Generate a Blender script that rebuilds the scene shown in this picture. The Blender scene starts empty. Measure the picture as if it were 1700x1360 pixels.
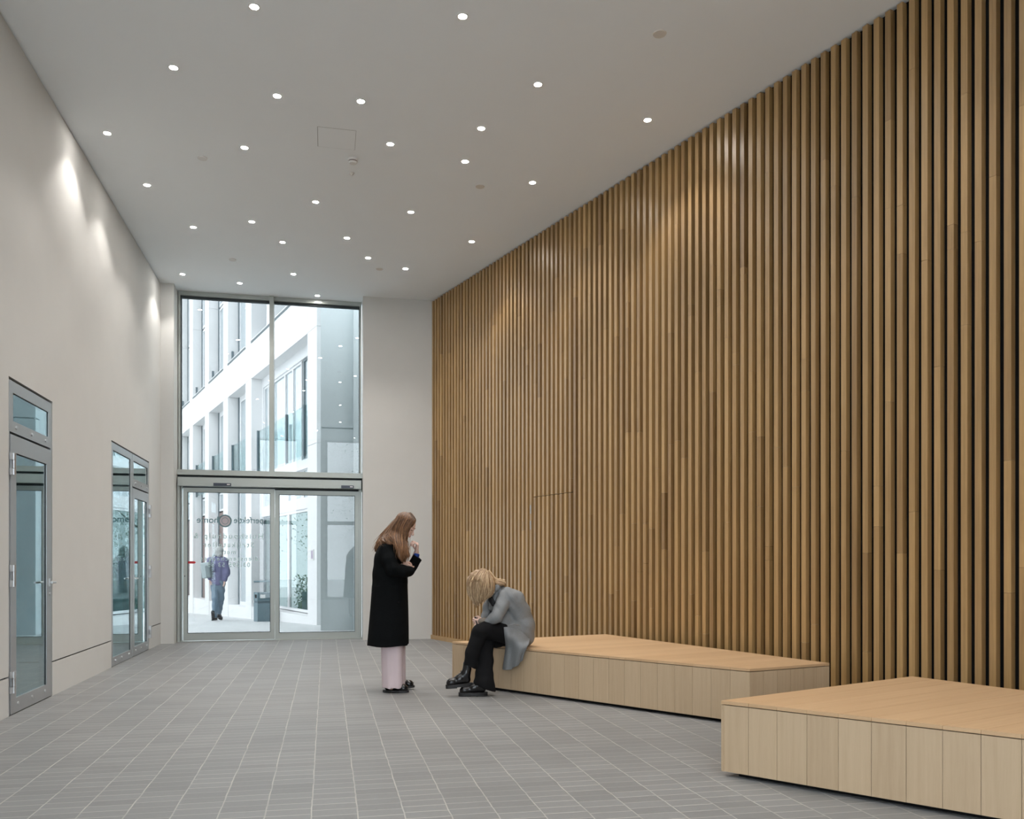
import bpy, math, random
import numpy as np
from mathutils import Vector, Matrix
random.seed(7); rng = np.random.default_rng(7)
S = bpy.context.scene; COL = S.collection
# ------------------------------------------------------------------ camera, world, exposure
F_PX, EYE, HOR = 1410.0, 1.18, 937.0
T = math.atan(308 / F_PX); sT, cT = math.sin(T), math.cos(T)
cd = bpy.data.cameras.new('camera'); cam = bpy.data.objects.new('camera', cd); COL.objects.link(cam)
cd.sensor_width = 36; cd.lens = 36 * F_PX / 1700; cd.shift_y = (HOR - 680) / 1700; cd.clip_start = .05; cd.clip_end = 300
cam.location = (0, 0, EYE); cam.rotation_euler = (math.pi / 2, 0, -T)
S.camera = cam
S.view_settings.view_transform = 'Standard'; S.view_settings.look = 'None'
S.view_settings.gamma = 1; S.view_settings.use_curve_mapping = False
S.view_settings.exposure = 0.2
S.cycles.max_bounces = 10; S.cycles.diffuse_bounces = 6; S.cycles.glossy_bounces = 5; S.cycles.transparent_max_bounces = 16
S.cycles.caustics_reflective = False; S.cycles.caustics_refractive = False
S.cycles.sample_clamp_indirect = 6
wd = bpy.data.worlds.new('overcast_sky'); S.world = wd; wd.use_nodes = True
bg = wd.node_tree.nodes['Background']; bg.inputs[0].default_value = (.86, .93, 1.0, 1); bg.inputs[1].default_value = 6.6
LAMP_W = 46.0          # watts of each downlight
CEIL = 5.35
def to_world(lat, d): return (d * sT + lat * cT, d * cT - lat * sT)
def pt(px, py, z):     # where the sight line of a measured pixel meets height z
    d = (z - EYE) * F_PX / (HOR - py); return to_world((px - 850) / F_PX * d, d)
# ------------------------------------------------------------------ materials
def lin(c):
    return tuple((v / 12.92 if v <= .04045 else ((v + .055) / 1.055) ** 2.4) for v in [x / 255 for x in c]) + (1,)
def mat(name, col, rough=.6, metal=0, spec=.5, noise=0, nscale=6, bump=0, bscale=60, emit=None, es=0, coat=0):
    m = bpy.data.materials.new(name); m.use_nodes = True; nt = m.node_tree; b = nt.nodes['Principled BSDF']
    c = tuple(col) + (1,) if len(col) == 3 else col
    b.inputs['Base Color'].default_value = c; b.inputs['Roughness'].default_value = rough
    b.inputs['Metallic'].default_value = metal; b.inputs['Specular IOR Level'].default_value = spec
    b.inputs['Coat Weight'].default_value = coat
    if emit: b.inputs['Emission Color'].default_value = tuple(emit) + (1,); b.inputs['Emission Strength'].default_value = es
    tc = nt.nodes.new('ShaderNodeTexCoord')
    n = nt.nodes.new('ShaderNodeTexNoise'); n.inputs['Scale'].default_value = nscale; n.inputs['Detail'].default_value = 5
    nt.links.new(tc.outputs['Object'], n.inputs['Vector'])
    r = nt.nodes.new('ShaderNodeMix'); r.data_type = 'RGBA'
    k = noise if noise else .02
    r.inputs[6].default_value = tuple(min(1, x * (1 - k)) for x in c[:3]) + (1,); r.inputs[7].default_value = tuple(min(1, x * (1 + k)) for x in c[:3]) + (1,)
    nt.links.new(n.outputs['Fac'], r.inputs[0]); nt.links.new(r.outputs[2], b.inputs['Base Color'])
    if bump:
        n2 = nt.nodes.new('ShaderNodeTexNoise'); n2.inputs['Scale'].default_value = bscale; n2.inputs['Detail'].default_value = 4
        nt.links.new(tc.outputs['Object'], n2.inputs['Vector'])
        bp = nt.nodes.new('ShaderNodeBump'); bp.inputs['Strength'].default_value = bump; bp.inputs['Distance'].default_value = .01
        nt.links.new(n2.outputs['Fac'], bp.inputs['Height']); nt.links.new(bp.outputs[0], b.inputs['Normal'])
    return m
def glass_mat(name, tint, r0=.06, body=None, body_fac=0, rtint=(1, 1, 1), pw=4.0):
    m = bpy.data.materials.new(name); m.use_nodes = True; nt = m.node_tree; nt.nodes.clear()
    out = nt.nodes.new('ShaderNodeOutputMaterial'); tr = nt.nodes.new('ShaderNodeBsdfTransparent'); gl = nt.nodes.new('ShaderNodeBsdfGlossy')
    tr.inputs[0].default_value = tuple(tint) + (1,); gl.inputs['Roughness'].default_value = 0.0; gl.inputs['Color'].default_value = tuple(rtint) + (1,)
    lw = nt.nodes.new('ShaderNodeLayerWeight'); lw.inputs[0].default_value = .5
    p = nt.nodes.new('ShaderNodeMath'); p.operation = 'POWER'; p.inputs[1].default_value = pw
    mr = nt.nodes.new('ShaderNodeMapRange'); mr.inputs[3].default_value = r0; mr.inputs[4].default_value = 1.0
    nt.links.new(lw.outputs['Facing'], p.inputs[0]); nt.links.new(p.outputs[0], mr.inputs[0])
    mx = nt.nodes.new('ShaderNodeMixShader'); nt.links.new(mr.outputs[0], mx.inputs[0])
    src = tr.outputs[0]
    if body:
        df = nt.nodes.new('ShaderNodeBsdfDiffuse'); df.inputs[0].default_value = tuple(body) + (1,)
        m2 = nt.nodes.new('ShaderNodeMixShader'); m2.inputs[0].default_value = body_fac
        nt.links.new(tr.outputs[0], m2.inputs[1]); nt.links.new(df.outputs[0], m2.inputs[2]); src = m2.outputs[0]
    nt.links.new(src, mx.inputs[1]); nt.links.new(gl.outputs[0], mx.inputs[2]); nt.links.new(mx.outputs[0], out.inputs[0])
    return m
def wood_mat(name, dark, light, rough=.5, sx=55, sy=1.6, coat=0):
    m = bpy.data.materials.new(name); m.use_nodes = True; nt = m.node_tree; b = nt.nodes['Principled BSDF']; L = nt.links.new
    b.inputs['Roughness'].default_value = rough; b.inputs['Specular IOR Level'].default_value = .5; b.inputs['Coat Weight'].default_value = coat; b.inputs['Coat Roughness'].default_value = .42; b.inputs['Coat IOR'].default_value = 1.6
    at = nt.nodes.new('ShaderNodeAttribute'); at.attribute_name = 'tone'
    uv = nt.nodes.new('ShaderNodeUVMap'); uv.uv_map = 'UVMap'
    mp = nt.nodes.new('ShaderNodeMapping'); mp.inputs['Scale'].default_value = (sx, sy, 1); L(uv.outputs[0], mp.inputs[0])
    n = nt.nodes.new('ShaderNodeTexNoise'); n.inputs['Scale'].default_value = 1; n.inputs['Detail'].default_value = 6; n.inputs['Roughness'].default_value = .6; L(mp.outputs[0], n.inputs['Vector'])
    mp2 = nt.nodes.new('ShaderNodeMapping'); mp2.inputs['Scale'].default_value = (sx * 6, sy * 8, 1); L(uv.outputs[0], mp2.inputs[0])
    n2 = nt.nodes.new('ShaderNodeTexNoise'); n2.inputs['Scale'].default_value = 1; n2.inputs['Detail'].default_value = 2; L(mp2.outputs[0], n2.inputs['Vector'])
    a = nt.nodes.new('ShaderNodeMath'); a.operation = 'MULTIPLY_ADD'; a.inputs[1].default_value = .9; L(n.outputs['Fac'], a.inputs[0]); L(at.outputs['Fac'], a.inputs[2])
    a2 = nt.nodes.new('ShaderNodeMath'); a2.operation = 'MULTIPLY_ADD'; a2.inputs[1].default_value = .25; L(n2.outputs['Fac'], a2.inputs[0]); L(a.outputs[0], a2.inputs[2])
    mr = nt.nodes.new('ShaderNodeMapRange'); mr.inputs[1].default_value = .35; mr.inputs[2].default_value = 1.75; L(a2.outputs[0], mr.inputs[0])
    mx = nt.nodes.new('ShaderNodeMix'); mx.data_type = 'RGBA'; mx.inputs[6].default_value = dark; mx.inputs[7].default_value = light
    L(mr.outputs[0], mx.inputs[0]); L(mx.outputs[2], b.inputs['Base Color'])
    return m
def floor_mat(name, x0, bx, by, brick, joint, var=.16, jw=.0035):
    m = bpy.data.materials.new(name); m.use_nodes = True; nt = m.node_tree; b = nt.nodes['Principled BSDF']; L = nt.links.new
    g = nt.nodes.new('ShaderNodeNewGeometry'); sp = nt.nodes.new('ShaderNodeSeparateXYZ'); L(g.outputs['Position'], sp.inputs[0])
    def M(op, a, bb=None, c=None):
        n = nt.nodes.new('ShaderNodeMath'); n.operation = op
        for i, v in enumerate((a, bb, c)):
            if v is None: continue
            if isinstance(v, (int, float)): n.inputs[i].default_value = v
            else: L(v, n.inputs[i])
        return n.outputs[0]
    wob = nt.nodes.new('ShaderNodeTexNoise'); wob.inputs['Scale'].default_value = 5; L(g.outputs['Position'], wob.inputs['Vector'])
    wo = M('MULTIPLY_ADD', wob.outputs['Fac'], .012, -.006)
    xx = M('DIVIDE', M('ADD', M('SUBTRACT', sp.outputs[0], x0), wo), bx); col = M('FLOOR', xx); fx = M('SUBTRACT', xx, col)
    wn = nt.nodes.new('ShaderNodeTexWhiteNoise'); wn.noise_dimensions = '1D'; L(col, wn.inputs['W'])
    yy = M('ADD', M('DIVIDE', M('ADD', sp.outputs[1], wo), by), wn.outputs['Value']); row = M('FLOOR', yy); fy = M('SUBTRACT', yy, row)
    dx = M('MULTIPLY', M('MINIMUM', fx, M('SUBTRACT', 1.0, fx)), bx); dy = M('MULTIPLY', M('MINIMUM', fy, M('SUBTRACT', 1.0, fy)), by)
    cv = nt.nodes.new('ShaderNodeCombineXYZ'); L(col, cv.inputs[0]); L(row, cv.inputs[1])
    w2 = nt.nodes.new('ShaderNodeTexWhiteNoise'); w2.noise_dimensions = '2D'; L(cv.outputs[0], w2.inputs['Vector'])
    # some cross joints are filled flush and hardly show
    js = M('MULTIPLY_ADD', w2.outputs['Value'], .75, .20)
    big = nt.nodes.new('ShaderNodeTexNoise'); big.inputs['Scale'].default_value = .9; big.inputs['Detail'].default_value = 5; L(g.outputs['Position'], big.inputs['Vector'])
    fine = nt.nodes.new('ShaderNodeTexNoise'); fine.inputs['Scale'].default_value = 45; fine.inputs['Detail'].default_value = 6; L(g.outputs['Position'], fine.inputs['Vector'])
    def edge(d, w):
        mr = nt.nodes.new('ShaderNodeMapRange'); mr.interpolation_type = 'SMOOTHSTEP'; mr.inputs[1].default_value = w * .4; mr.inputs[2].default_value = w * 1.6
        mr.inputs[3].default_value = 1; mr.inputs[4].default_value = 0; L(d, mr.inputs[0]); return mr.outputs[0]
    jm = M('MAXIMUM', M('MULTIPLY', edge(dx, jw * .95), M('MULTIPLY_ADD', wob.outputs['Fac'], 1.3, .0)), M('MULTIPLY', edge(dy, jw), js))
    tone = M('ADD', M('MULTIPLY_ADD', w2.outputs['Value'], var, 1 - var / 2), M('ADD', M('MULTIPLY_ADD', big.outputs['Fac'], .28, -.14), M('MULTIPLY_ADD', fine.outputs['Fac'], .16, -.08)))
    vs = nt.nodes.new('ShaderNodeVectorMath'); vs.operation = 'SCALE'; vs.inputs[0].default_value = brick[:3]; L(tone, vs.inputs['Scale'])
    mx = nt.nodes.new('ShaderNodeMix'); mx.data_type = 'RGBA'; L(jm, mx.inputs[0]); L(vs.outputs[0], mx.inputs[6]); mx.inputs[7].default_value = joint
    L(mx.outputs[2], b.inputs['Base Color'])
    b.inputs['Specular IOR Level'].default_value = .4
    rg = M('MULTIPLY_ADD', big.outputs['Fac'], .2, .42); L(rg, b.inputs['Roughness'])
    bp = nt.nodes.new('ShaderNodeBump'); bp.inputs['Strength'].default_value = .35; bp.inputs['Distance'].default_value = .003
    L(M('SUBTRACT', M('MULTIPLY', fine.outputs['Fac'], .35), jm), bp.inputs['Height']); L(bp.outputs[0], b.inputs['Normal'])
    return m
def hair_mat(name, dark, light, scale=(60, 60, 5)):
    m = bpy.data.materials.new(name); m.use_nodes = True; nt = m.node_tree; b = nt.nodes['Principled BSDF']; L = nt.links.new
    at = nt.nodes.new('ShaderNodeAttribute'); at.attribute_name = 'tone'
    tc = nt.nodes.new('ShaderNodeTexCoord'); mp = nt.nodes.new('ShaderNodeMapping'); mp.inputs['Scale'].default_value = scale; L(tc.outputs['Object'], mp.inputs[0])
    n = nt.nodes.new('ShaderNodeTexNoise'); n.inputs['Scale'].default_value = 1; n.inputs['Detail'].default_value = 3; L(mp.outputs[0], n.inputs['Vector'])
    a = nt.nodes.new('ShaderNodeMath'); a.operation = 'MULTIPLY_ADD'; a.inputs[1].default_value = .5; L(n.outputs['Fac'], a.inputs[0]); L(at.outputs['Fac'], a.inputs[2])
    mx = nt.nodes.new('ShaderNodeMix'); mx.data_type = 'RGBA'; mx.inputs[6].default_value = dark; mx.inputs[7].default_value = light
    L(a.outputs[0], mx.inputs[0]); L(mx.outputs[2], b.inputs['Base Color']); b.inputs['Roughness'].default_value = .42
    return m
M_WALL = mat('white_plaster', (.61, .61, .595), .85, spec=.2, noise=.03, nscale=3, bump=.12, bscale=180)
M_CEIL = mat('ceiling_plaster', (.87, .905, .925), .9, spec=.15, noise=.015, nscale=2)
M_BLACK = mat('black_backing', (.012, .012, .013), .9, spec=.1)
M_GAP = mat('dark_gap', (.02, .02, .02), .9, spec=.1)
M_FLOOR = floor_mat('grey_clay_pavers', -.069, .2141, .0985, (.196, .200, .202), (.42, .405, .38, 1))
M_PAVE = floor_mat('grey_outdoor_pavers', -.069, .2141, .0985, (.60, .61, .61), (.40, .42, .43, 1))
M_SLAT = wood_mat('oiled_oak_slats', (.12, .054, .013, 1), (.64, .405, .165, 1), .36, 45, 1.2, .7)
M_OAK = wood_mat('pale_oak_boards', (.38, .27, .165, 1), (.60, .46, .31, 1), .5, 38, 1.5)
M_OAKTOP = wood_mat('pale_oak_top_boards', (.43, .265, .135, 1), (.68, .48, .295, 1), .38, 40, 1.2)
M_ALU = mat('grey_aluminium', (.38, .405, .385), .38, .35, noise=.02)
M_ALUD = mat('dark_aluminium', (.10, .12, .12), .5, .3)
M_STEEL = mat('brushed_steel_frame', (.42, .43, .44), .36, .6, noise=.05, nscale=3)
M_CHROME = mat('polished_steel', (.58, .59, .60), .38, .85)
M_GASKET = mat('black_gasket', (.02, .03, .035), .6)
M_GLASS = glass_mat('tinted_window_glass', (.54, .545, .54), .035)
M_BALU = glass_mat('balustrade_glass', (.88, .94, .94), .0, rtint=(.5, .55, .56), pw=12)
M_CLEAR = glass_mat('clear_window_glass', (.97, .98, .98), .03)
M_DGLASS = glass_mat('reflective_door_glass', (.62, .78, .80), .36, rtint=(.86, .96, .98))
M_FGLASS = glass_mat('facade_glass', (.3, .4, .42), .12, body=(.56, .62, .65), body_fac=.9, rtint=(.85, .90, .92))
M_FGLOW = glass_mat('dark_facade_glass', (.3, .4, .4), .30, body=(.07, .13, .125), body_fac=.9, rtint=(.58, .68, .68))
M_WHITE = mat('white_concrete_panel', (.80, .80, .80), .8, noise=.02, nscale=1.5)
M_CONC = mat('pale_grey_concrete', (.60, .66, .67), .85, noise=.05, nscale=4)
M_WFRAME = mat('white_window_frame', (.78, .79, .80), .5)
M_DFRAME = mat('dark_window_frame', (.12, .16, .18), .5)
M_BROWN = mat('brown_door_panel', (.22, .16, .15), .6)
M_PLAS = mat('white_plastic', (.72, .71, .69), .45)
M_DISC = mat('beige_cover_plate', (.70, .66, .61), .6)
M_DRED = mat('red_sticker', (.55, .03, .04), .5)
M_LET1 = mat('grey_blue_lettering', (.12, .22, .25), .6)
M_LET2 = mat('pale_lettering', (.50, .66, .68), .6)
M_LOGO = mat('grey_pink_logo', (.50, .46, .50), .6)
M_LAMP = mat('lamp_lens', (1, 1, 1), .4, emit=(1, .95, .89), es=270)
M_SKIN = mat('skin', (.70, .48, .40), .5, noise=.05, nscale=20, spec=.35)
M_LIP = mat('lips', (.48, .15, .14), .45)
M_EYE = mat('eye_lashes', (.03, .02, .018), .6)
M_BROW = mat('eyebrow_hair', (.16, .08, .05), .7)
M_COATB = mat('black_wool', (.006, .0068, .0075), .95, spec=.05, noise=.3, nscale=30, bump=.25, bscale=220)
M_COATG = mat('grey_wool', (.225, .235, .245), .92, spec=.15, noise=.10, nscale=60, bump=.3, bscale=260)
M_KNIT = mat('taupe_knit', (.22, .19, .16), .95, spec=.1, bump=.4, bscale=150)
M_LINING = mat('black_top', (.01, .01, .012), .8)
M_BLUE = mat('blue_shirt_cuff', (.01, .045, .26), .7)
M_PINK = mat('pale_pink_trousers', (.64, .53, .555), .75, spec=.2, noise=.03, nscale=12)
M_TROU = mat('black_trousers', (.008, .008, .009), .9, spec=.15)
M_LEATH = mat('black_leather', (.006, .006, .007), .24, spec=.5)
M_SOLE = mat('black_rubber_sole', (.015, .015, .016), .6)
M_LACE = mat('black_laces', (.02, .02, .02), .5)
M_HAIR1 = hair_mat('auburn_hair', (.05, .020, .009, 1), (.43, .215, .095, 1))
M_HAIR2 = hair_mat('blonde_hair', (.20, .11, .05, 1), (.78, .60, .38, 1))
M_HAIR3 = mat('grey_hair', (.42, .43, .42), .8, noise=.3, nscale=40)
M_JACK = mat('violet_blue_jacket', (.15, .15, .27), .8, noise=.1, nscale=10)
M_JEAN = mat('faded_jeans', (.14, .20, .26), .85, noise=.15, nscale=10)
M_BAG = mat('grey_bag_fabric', (.38, .44, .45), .8, noise=.05)
M_BAGD = mat('dark_grey_bag_fabric', (.18, .22, .23), .8)
M_BIN = mat('grey_green_bin_paint', (.13, .20, .23), .55)
M_BIND = mat('dark_bin_band', (.07, .11, .13), .6)
M_LEAF = mat('green_leaves', (.10, .17, .06), .7, noise=.5, nscale=3)
M_BARK = mat('brown_bark', (.15, .11, .08), .9, noise=.2, nscale=8)
# ------------------------------------------------------------------ mesh helpers
def tag(o, label=None, cat=None, group=None, kind=None):
    if label: o['label'] = label
    if cat: o['category'] = cat
    if group: o['group'] = group
    if kind: o['kind'] = kind
    return o
def empty(name, loc=(0, 0, 0), rz=0):
    o = bpy.data.objects.new(name, None); COL.objects.link(o); o.location = loc; o.rotation_euler = (0, 0, rz); o.empty_display_size = .1
    return o
def link(name, me, m, parent=None, loc=None, rz=0):
    o = bpy.data.objects.new(name, me); COL.objects.link(o)
    if m: me.materials.append(m)
    if parent: o.parent = parent
    if loc: o.location = loc
    if rz: o.rotation_euler = (0, 0, rz)
    return o
class MB:
    def __init__(s): s.v = []; s.f = []; s.uv = []; s.t = []
    def face(s, pts, uv=None, tone=0):
        k = len(s.v); s.v += [tuple(p) for p in pts]; s.f.append(tuple(range(k, k + len(pts))))
        s.uv += uv if uv else [(p[0] + p[1], p[2]) for p in pts]; s.t.append(tone)
    def prism(s, poly, z0, z1, tone=0, uvo=None, grain='z', gdir=None):
        """poly: CCW xy list; vertical walls from z0 to z1. z1 may be a list of heights"""
        o = uvo if uvo is not None else (0, 0); n = len(poly)
        gx, gy = gdir if gdir else (1, 0)
        def top_uv(p): return (o[0] + p[0] * -gy + p[1] * gx, o[1] + p[0] * gx + p[1] * gy)
        s.face([(x, y, z1) for x, y in poly], [top_uv(p) for p in poly], tone)
        s.face([(x, y, z0) for x, y in poly[::-1]], [top_uv(p) for p in poly[::-1]], tone)
        acc = 0
        for i in range(n):
            a, b = poly[i], poly[(i + 1) % n]; l = math.hypot(b[0] - a[0], b[1] - a[1])
            if grain == 'z': uv = [(o[0] + acc, o[1] + z0), (o[0] + acc + l, o[1] + z0), (o[0] + acc + l, o[1] + z1), (o[0] + acc, o[1] + z1)]
            else: uv = [(o[0] + z0, o[1] + acc), (o[0] + z0, o[1] + acc + l), (o[0] + z1, o[1] + acc + l), (o[0] + z1, o[1] + acc)]
            s.face([(a[0], a[1], z0), (b[0], b[1], z0), (b[0], b[1], z1), (a[0], a[1], z1)], uv, tone); acc += l
    def box(s, x0, x1, y0, y1, z0, z1, tone=0): s.prism([(x0, y0), (x1, y0), (x1, y1), (x0, y1)], z0, z1, tone)
    def obox(s, O, u, n, s0, s1, n0, n1, z0, z1, tone=0, uvo=None):
        """box along horizontal unit u (s0..s1) and normal n (n0..n1) from origin O"""
        P = [(O[0] + u[0] * a + n[0] * b, O[1] + u[1] * a + n[1] * b) for a, b in ((s0, n0), (s1, n0), (s1, n1), (s0, n1))]
        if u[0] * n[1] - u[1] * n[0] < 0: P = P[::-1]
        s.prism(P, z0, z1, tone, uvo)
    def disc(s, c, r0, r1, z0, z1, n=32):
        """frustum between radius r0 at z0 and r1 at z1"""
        for i in range(n):
            a, b = 2 * math.pi * i / n, 2 * math.pi * (i + 1) / n
            p = [(c[0] + r0 * math.cos(a), c[1] + r0 * math.sin(a), z0), (c[0] + r0 * math.cos(b), c[1] + r0 * math.sin(b), z0),
                 (c[0] + r1 * math.cos(b), c[1] + r1 * math.sin(b), z1), (c[0] + r1 * math.cos(a), c[1] + r1 * math.sin(a), z1)]
            s.face(p)
        s.face([(c[0] + r0 * math.cos(2 * math.pi * i / n), c[1] + r0 * math.sin(2 * math.pi * i / n), z0) for i in range(n)][::-1])
        s.face([(c[0] + r1 * math.cos(2 * math.pi * i / n), c[1] + r1 * math.sin(2 * math.pi * i / n), z1) for i in range(n)])
    def ring(s, c, ri, ro, z0, z1, n=32):
        for i in range(n):
            a, b = 2 * math.pi * i / n, 2 * math.pi * (i + 1) / n
            q = lambda r, t, z: (c[0] + r * math.cos(t), c[1] + r * math.sin(t), z)
            s.face([q(ro, a, z0), q(ro, b, z0), q(ro, b, z1), q(ro, a, z1)]); s.face([q(ri, b, z0), q(ri, a, z0), q(ri, a, z1), q(ri, b, z1)])
            s.face([q(ri, a, z0), q(ri, b, z0), q(ro, b, z0), q(ro, a, z0)]); s.face([q(ri, b, z1), q(ri, a, z1), q(ro, a, z1), q(ro, b, z1)])
    def tube(s, pts, r, n=8, tone=0, caps=True):
        pts = [np.array(p, float) for p in pts]; R = r if hasattr(r, '__len__') else [r] * len(pts); rings = []
        k0 = len(s.v); up = np.array((.13, .31, .94))
        for i, p in enumerate(pts):
            t = pts[min(i + 1, len(pts) - 1)] - pts[max(i - 1, 0)]; t = t / (np.linalg.norm(t) + 1e-9)
            a = np.cross(t, up); la = np.linalg.norm(a)
            if la < .15: a = np.cross(t, (1, 0, 0)); la = np.linalg.norm(a)
            a /= la; b = np.cross(t, a)
            for j in range(n):
                th = 2 * math.pi * j / n; q = p + R[i] * (math.cos(th) * a + math.sin(th) * b); s.v.append(tuple(q))
        for i in range(len(pts) - 1):
            for j in range(n):
                j2 = (j + 1) % n; s.f.append((k0 + i * n + j, k0 + i * n + j2, k0 + (i + 1) * n + j2, k0 + (i + 1) * n + j)); s.uv += [(0, 0)] * 4; s.t.append(tone[i] if hasattr(tone, '__len__') else tone)
        if caps:
            s.f.append(tuple(k0 + j for j in range(n))[::-1]); s.uv += [(0, 0)] * n; s.t.append(tone)
            s.f.append(tuple(k0 + (len(pts) - 1) * n + j for j in range(n))); s.uv += [(0, 0)] * n; s.t.append(tone)
    def add(s, verts, faces, tone=0):
        k = len(s.v); s.v += [tuple(v) for v in verts]
        for f in faces: s.f.append(tuple(k + i for i in f)); s.uv += [(0, 0)] * len(f); s.t.append(tone)
    def mesh(s, name, smooth=False):
        me = bpy.data.meshes.new(name); me.from_pydata(s.v, [], s.f)
        u = me.uv_layers.new(name='UVMap'); u.data.foreach_set('uv', np.array(s.uv, dtype=np.float32).ravel())
        a = me.attributes.new('tone', 'FLOAT', 'FACE'); a.data.foreach_set('value', np.array(s.t, dtype=np.float32))
        if smooth: me.polygons.foreach_set('use_smooth', [True] * len(me.polygons))
        me.update(); return me
    def build(s, name, m, parent=None, smooth=False, bevel=0, loc=None):
        o = link(name, s.mesh(name, smooth), m, parent, loc)
        if bevel:
            b = o.modifiers.new('bevel', 'BEVEL'); b.width = bevel; b.segments = 2; b.limit_method = 'ANGLE'
        return o
def struct(o): o['kind'] = 'structure'; return o
# ------------------------------------------------------------------ room shell
XL, YE, YW, YB = -2.40, 13.40, 13.75, -1.5     # left wall, end wall face, window plane, back
A0 = (1.63, 13.40); _l = math.hypot(2.514, 7.85); U = (2.514 / _l, -7.85 / _l); N = (U[1], -U[0])   # slat wall start, direction to camera, normal into the room
if N[0] > 0: N = (-N[0], -N[1])
SLEN = 17.0
b = MB(); b.prism([(XL - .3, YB - .3), (7.4, YB - .3), (7.4, YB), (2.2, YW + .1), (XL - .3, YW + .1)], -.12, 0)
struct(b.build('floor', M_FLOOR))
b = MB(); b.prism([(XL - .3, YB - .3), (8.0, YB - .3), (2.4, YE + .5), (XL - .3, YE + .5)], CEIL, CEIL + .25)
struct(b.build('ceiling', M_CEIL))
# left wall with two door openings, a shadow gap under the upper plaster and one under the ceiling
D2 = (7.245, 8.318, 2.637); D3 = (10.455, 12.562, 2.60)
def leftwall():
    b = MB(); segs = [(YB - .3, D2[0]), (D2[1], D3[0]), (D3[1], YE + .5)]
    for y0, y1 in segs:
        b.box(XL - .3, XL, y0, y1, 0, .298); b.box(XL - .3, XL, y0, y1, .312, CEIL - .014)
    b.box(XL - .3, XL, D2[0], D2[1], D2[2], CEIL - .014); b.box(XL - .3, XL, D3[0], D3[1], D3[2], CEIL - .014)
    wl = struct(b.build('wall_left', M_WALL))
    g = MB()
    for y0, y1 in segs:
        g.box(XL - .27, XL - .02, y0, y1, .298, .312)
    g.box(XL - .27, XL - .02, YB, YE, CEIL - .014, CEIL); g.build('shadow_gap', M_GAP, wl)
leftwall()
b = MB()
b.box(XL, -2.215, YE, YE + .5, 0, CEIL); b.box(.555, 2.4, YE, YE + .5, 0, CEIL)
struct(b.build('wall_end', M_WALL))
# back wall behind the camera: a second glazed entrance with a pillar
b = MB(); b.box(-.92, -.03, YB - .3, YB, 0, CEIL); b.box(XL, -2.2, YB - .3, YB, 0, CEIL); b.box(2.0, 8.0, YB - .3, YB, 0, CEIL)
struct(b.build('wall_back', M_WALL))
wb = struct(empty('window_2', (0, YB - .15, 0)))
b = MB()
for x0, x1 in ((-2.2, -.92), (-.03, 2.0)):
    b.box(x0, x0 + .06, -.04, .04, 0, CEIL); b.box(x1 - .06, x1, -.04, .04, 0, CEIL); b.box(x0, x1, -.04, .04, CEIL - .06, CEIL); b.box(x0, x1, -.04, .04, 0, .08); b.box(x0, x1, -.04, .04, 2.5, 2.62)
b.build('window_frame', M_ALU, wb)
for x0, x1 in ((-2.2, -.92), (-.03, 2.0)):
    b = MB(); b.box(x0 + .06, x1 - .06, -.004, .004, .08, CEIL - .06); b.build('window_pane', M_CLEAR, wb)
# ------------------------------------------------------------------ slatted wall
b = MB(); b.obox(A0, U, N, -.3, SLEN, -.35, -.055, -.05, CEIL + .1)
wr = struct(b.build('wall_right', M_BLACK))
PIT, SW = .0992, .0472
DS0, DS1, DZ = 3.02, 3.975, 2.035
def slats():
    b = MB(); dr = MB()
    n = int(13.2 / PIT)
    for i in range(n):
        s0 = i * PIT + .002; s1 = s0 + SW; indoor = DS0 < s0 and s1 < DS1 + .01
        z = .066; zs = []
        cuts = sorted([random.uniform(.5, 5) for _ in range(random.choice((1, 2, 2, 3)))])
        if indoor: cuts = [c for c in cuts if abs(c - DZ) > .15] + [DZ]; cuts.sort()
        cuts.append(CEIL - .012)
        z0 = .066
        for c in cuts:
            g = .0012 if c != DZ else .005
            tone = random.gauss(.45, .09) if random.random() > .08 else random.uniform(.1, .3)
            tone = max(-.05, min(.8, tone))
            tgt = dr if (indoor and c <= DZ) else b
            tgt.obox(A0, U, N, s0, s1, -.049, 0, z0, c - g, tone, (random.uniform(0, 50), random.uniform(0, 50))); z0 = c + g * .4
    b.build('slats', M_SLAT, wr)
    return dr
dr = slats()
b = MB(); b.obox(A0, U, N, -.012, SLEN - 4, -.05, .018, 0, .064, .55, (3, 9))
struct(b.build('baseboard_right', M_SLAT))
d4 = struct(empty('door_4', (A0[0] + U[0] * 3.5, A0[1] + U[1] * 3.5, 0)))
o = dr.build('slats', M_SLAT, d4); o.location = (-d4.location.x, -d4.location.y, 0)
for z in (1.88, 1.68, 1.04, .36):
    b = MB(); p = (A0[0] + U[0] * 3.012, A0[1] + U[1] * 3.012)
    b.obox(p, U, N, -.014, .004, -.02, .004, z - .055, z - .008); b.obox(p, U, N, -.016, .006, -.018, .006, z - .006, z + .055)
    o = b.build('hinge', M_STEEL, d4, bevel=.002); o.location = (-d4.location.x, -d4.location.y, 0)
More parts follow.
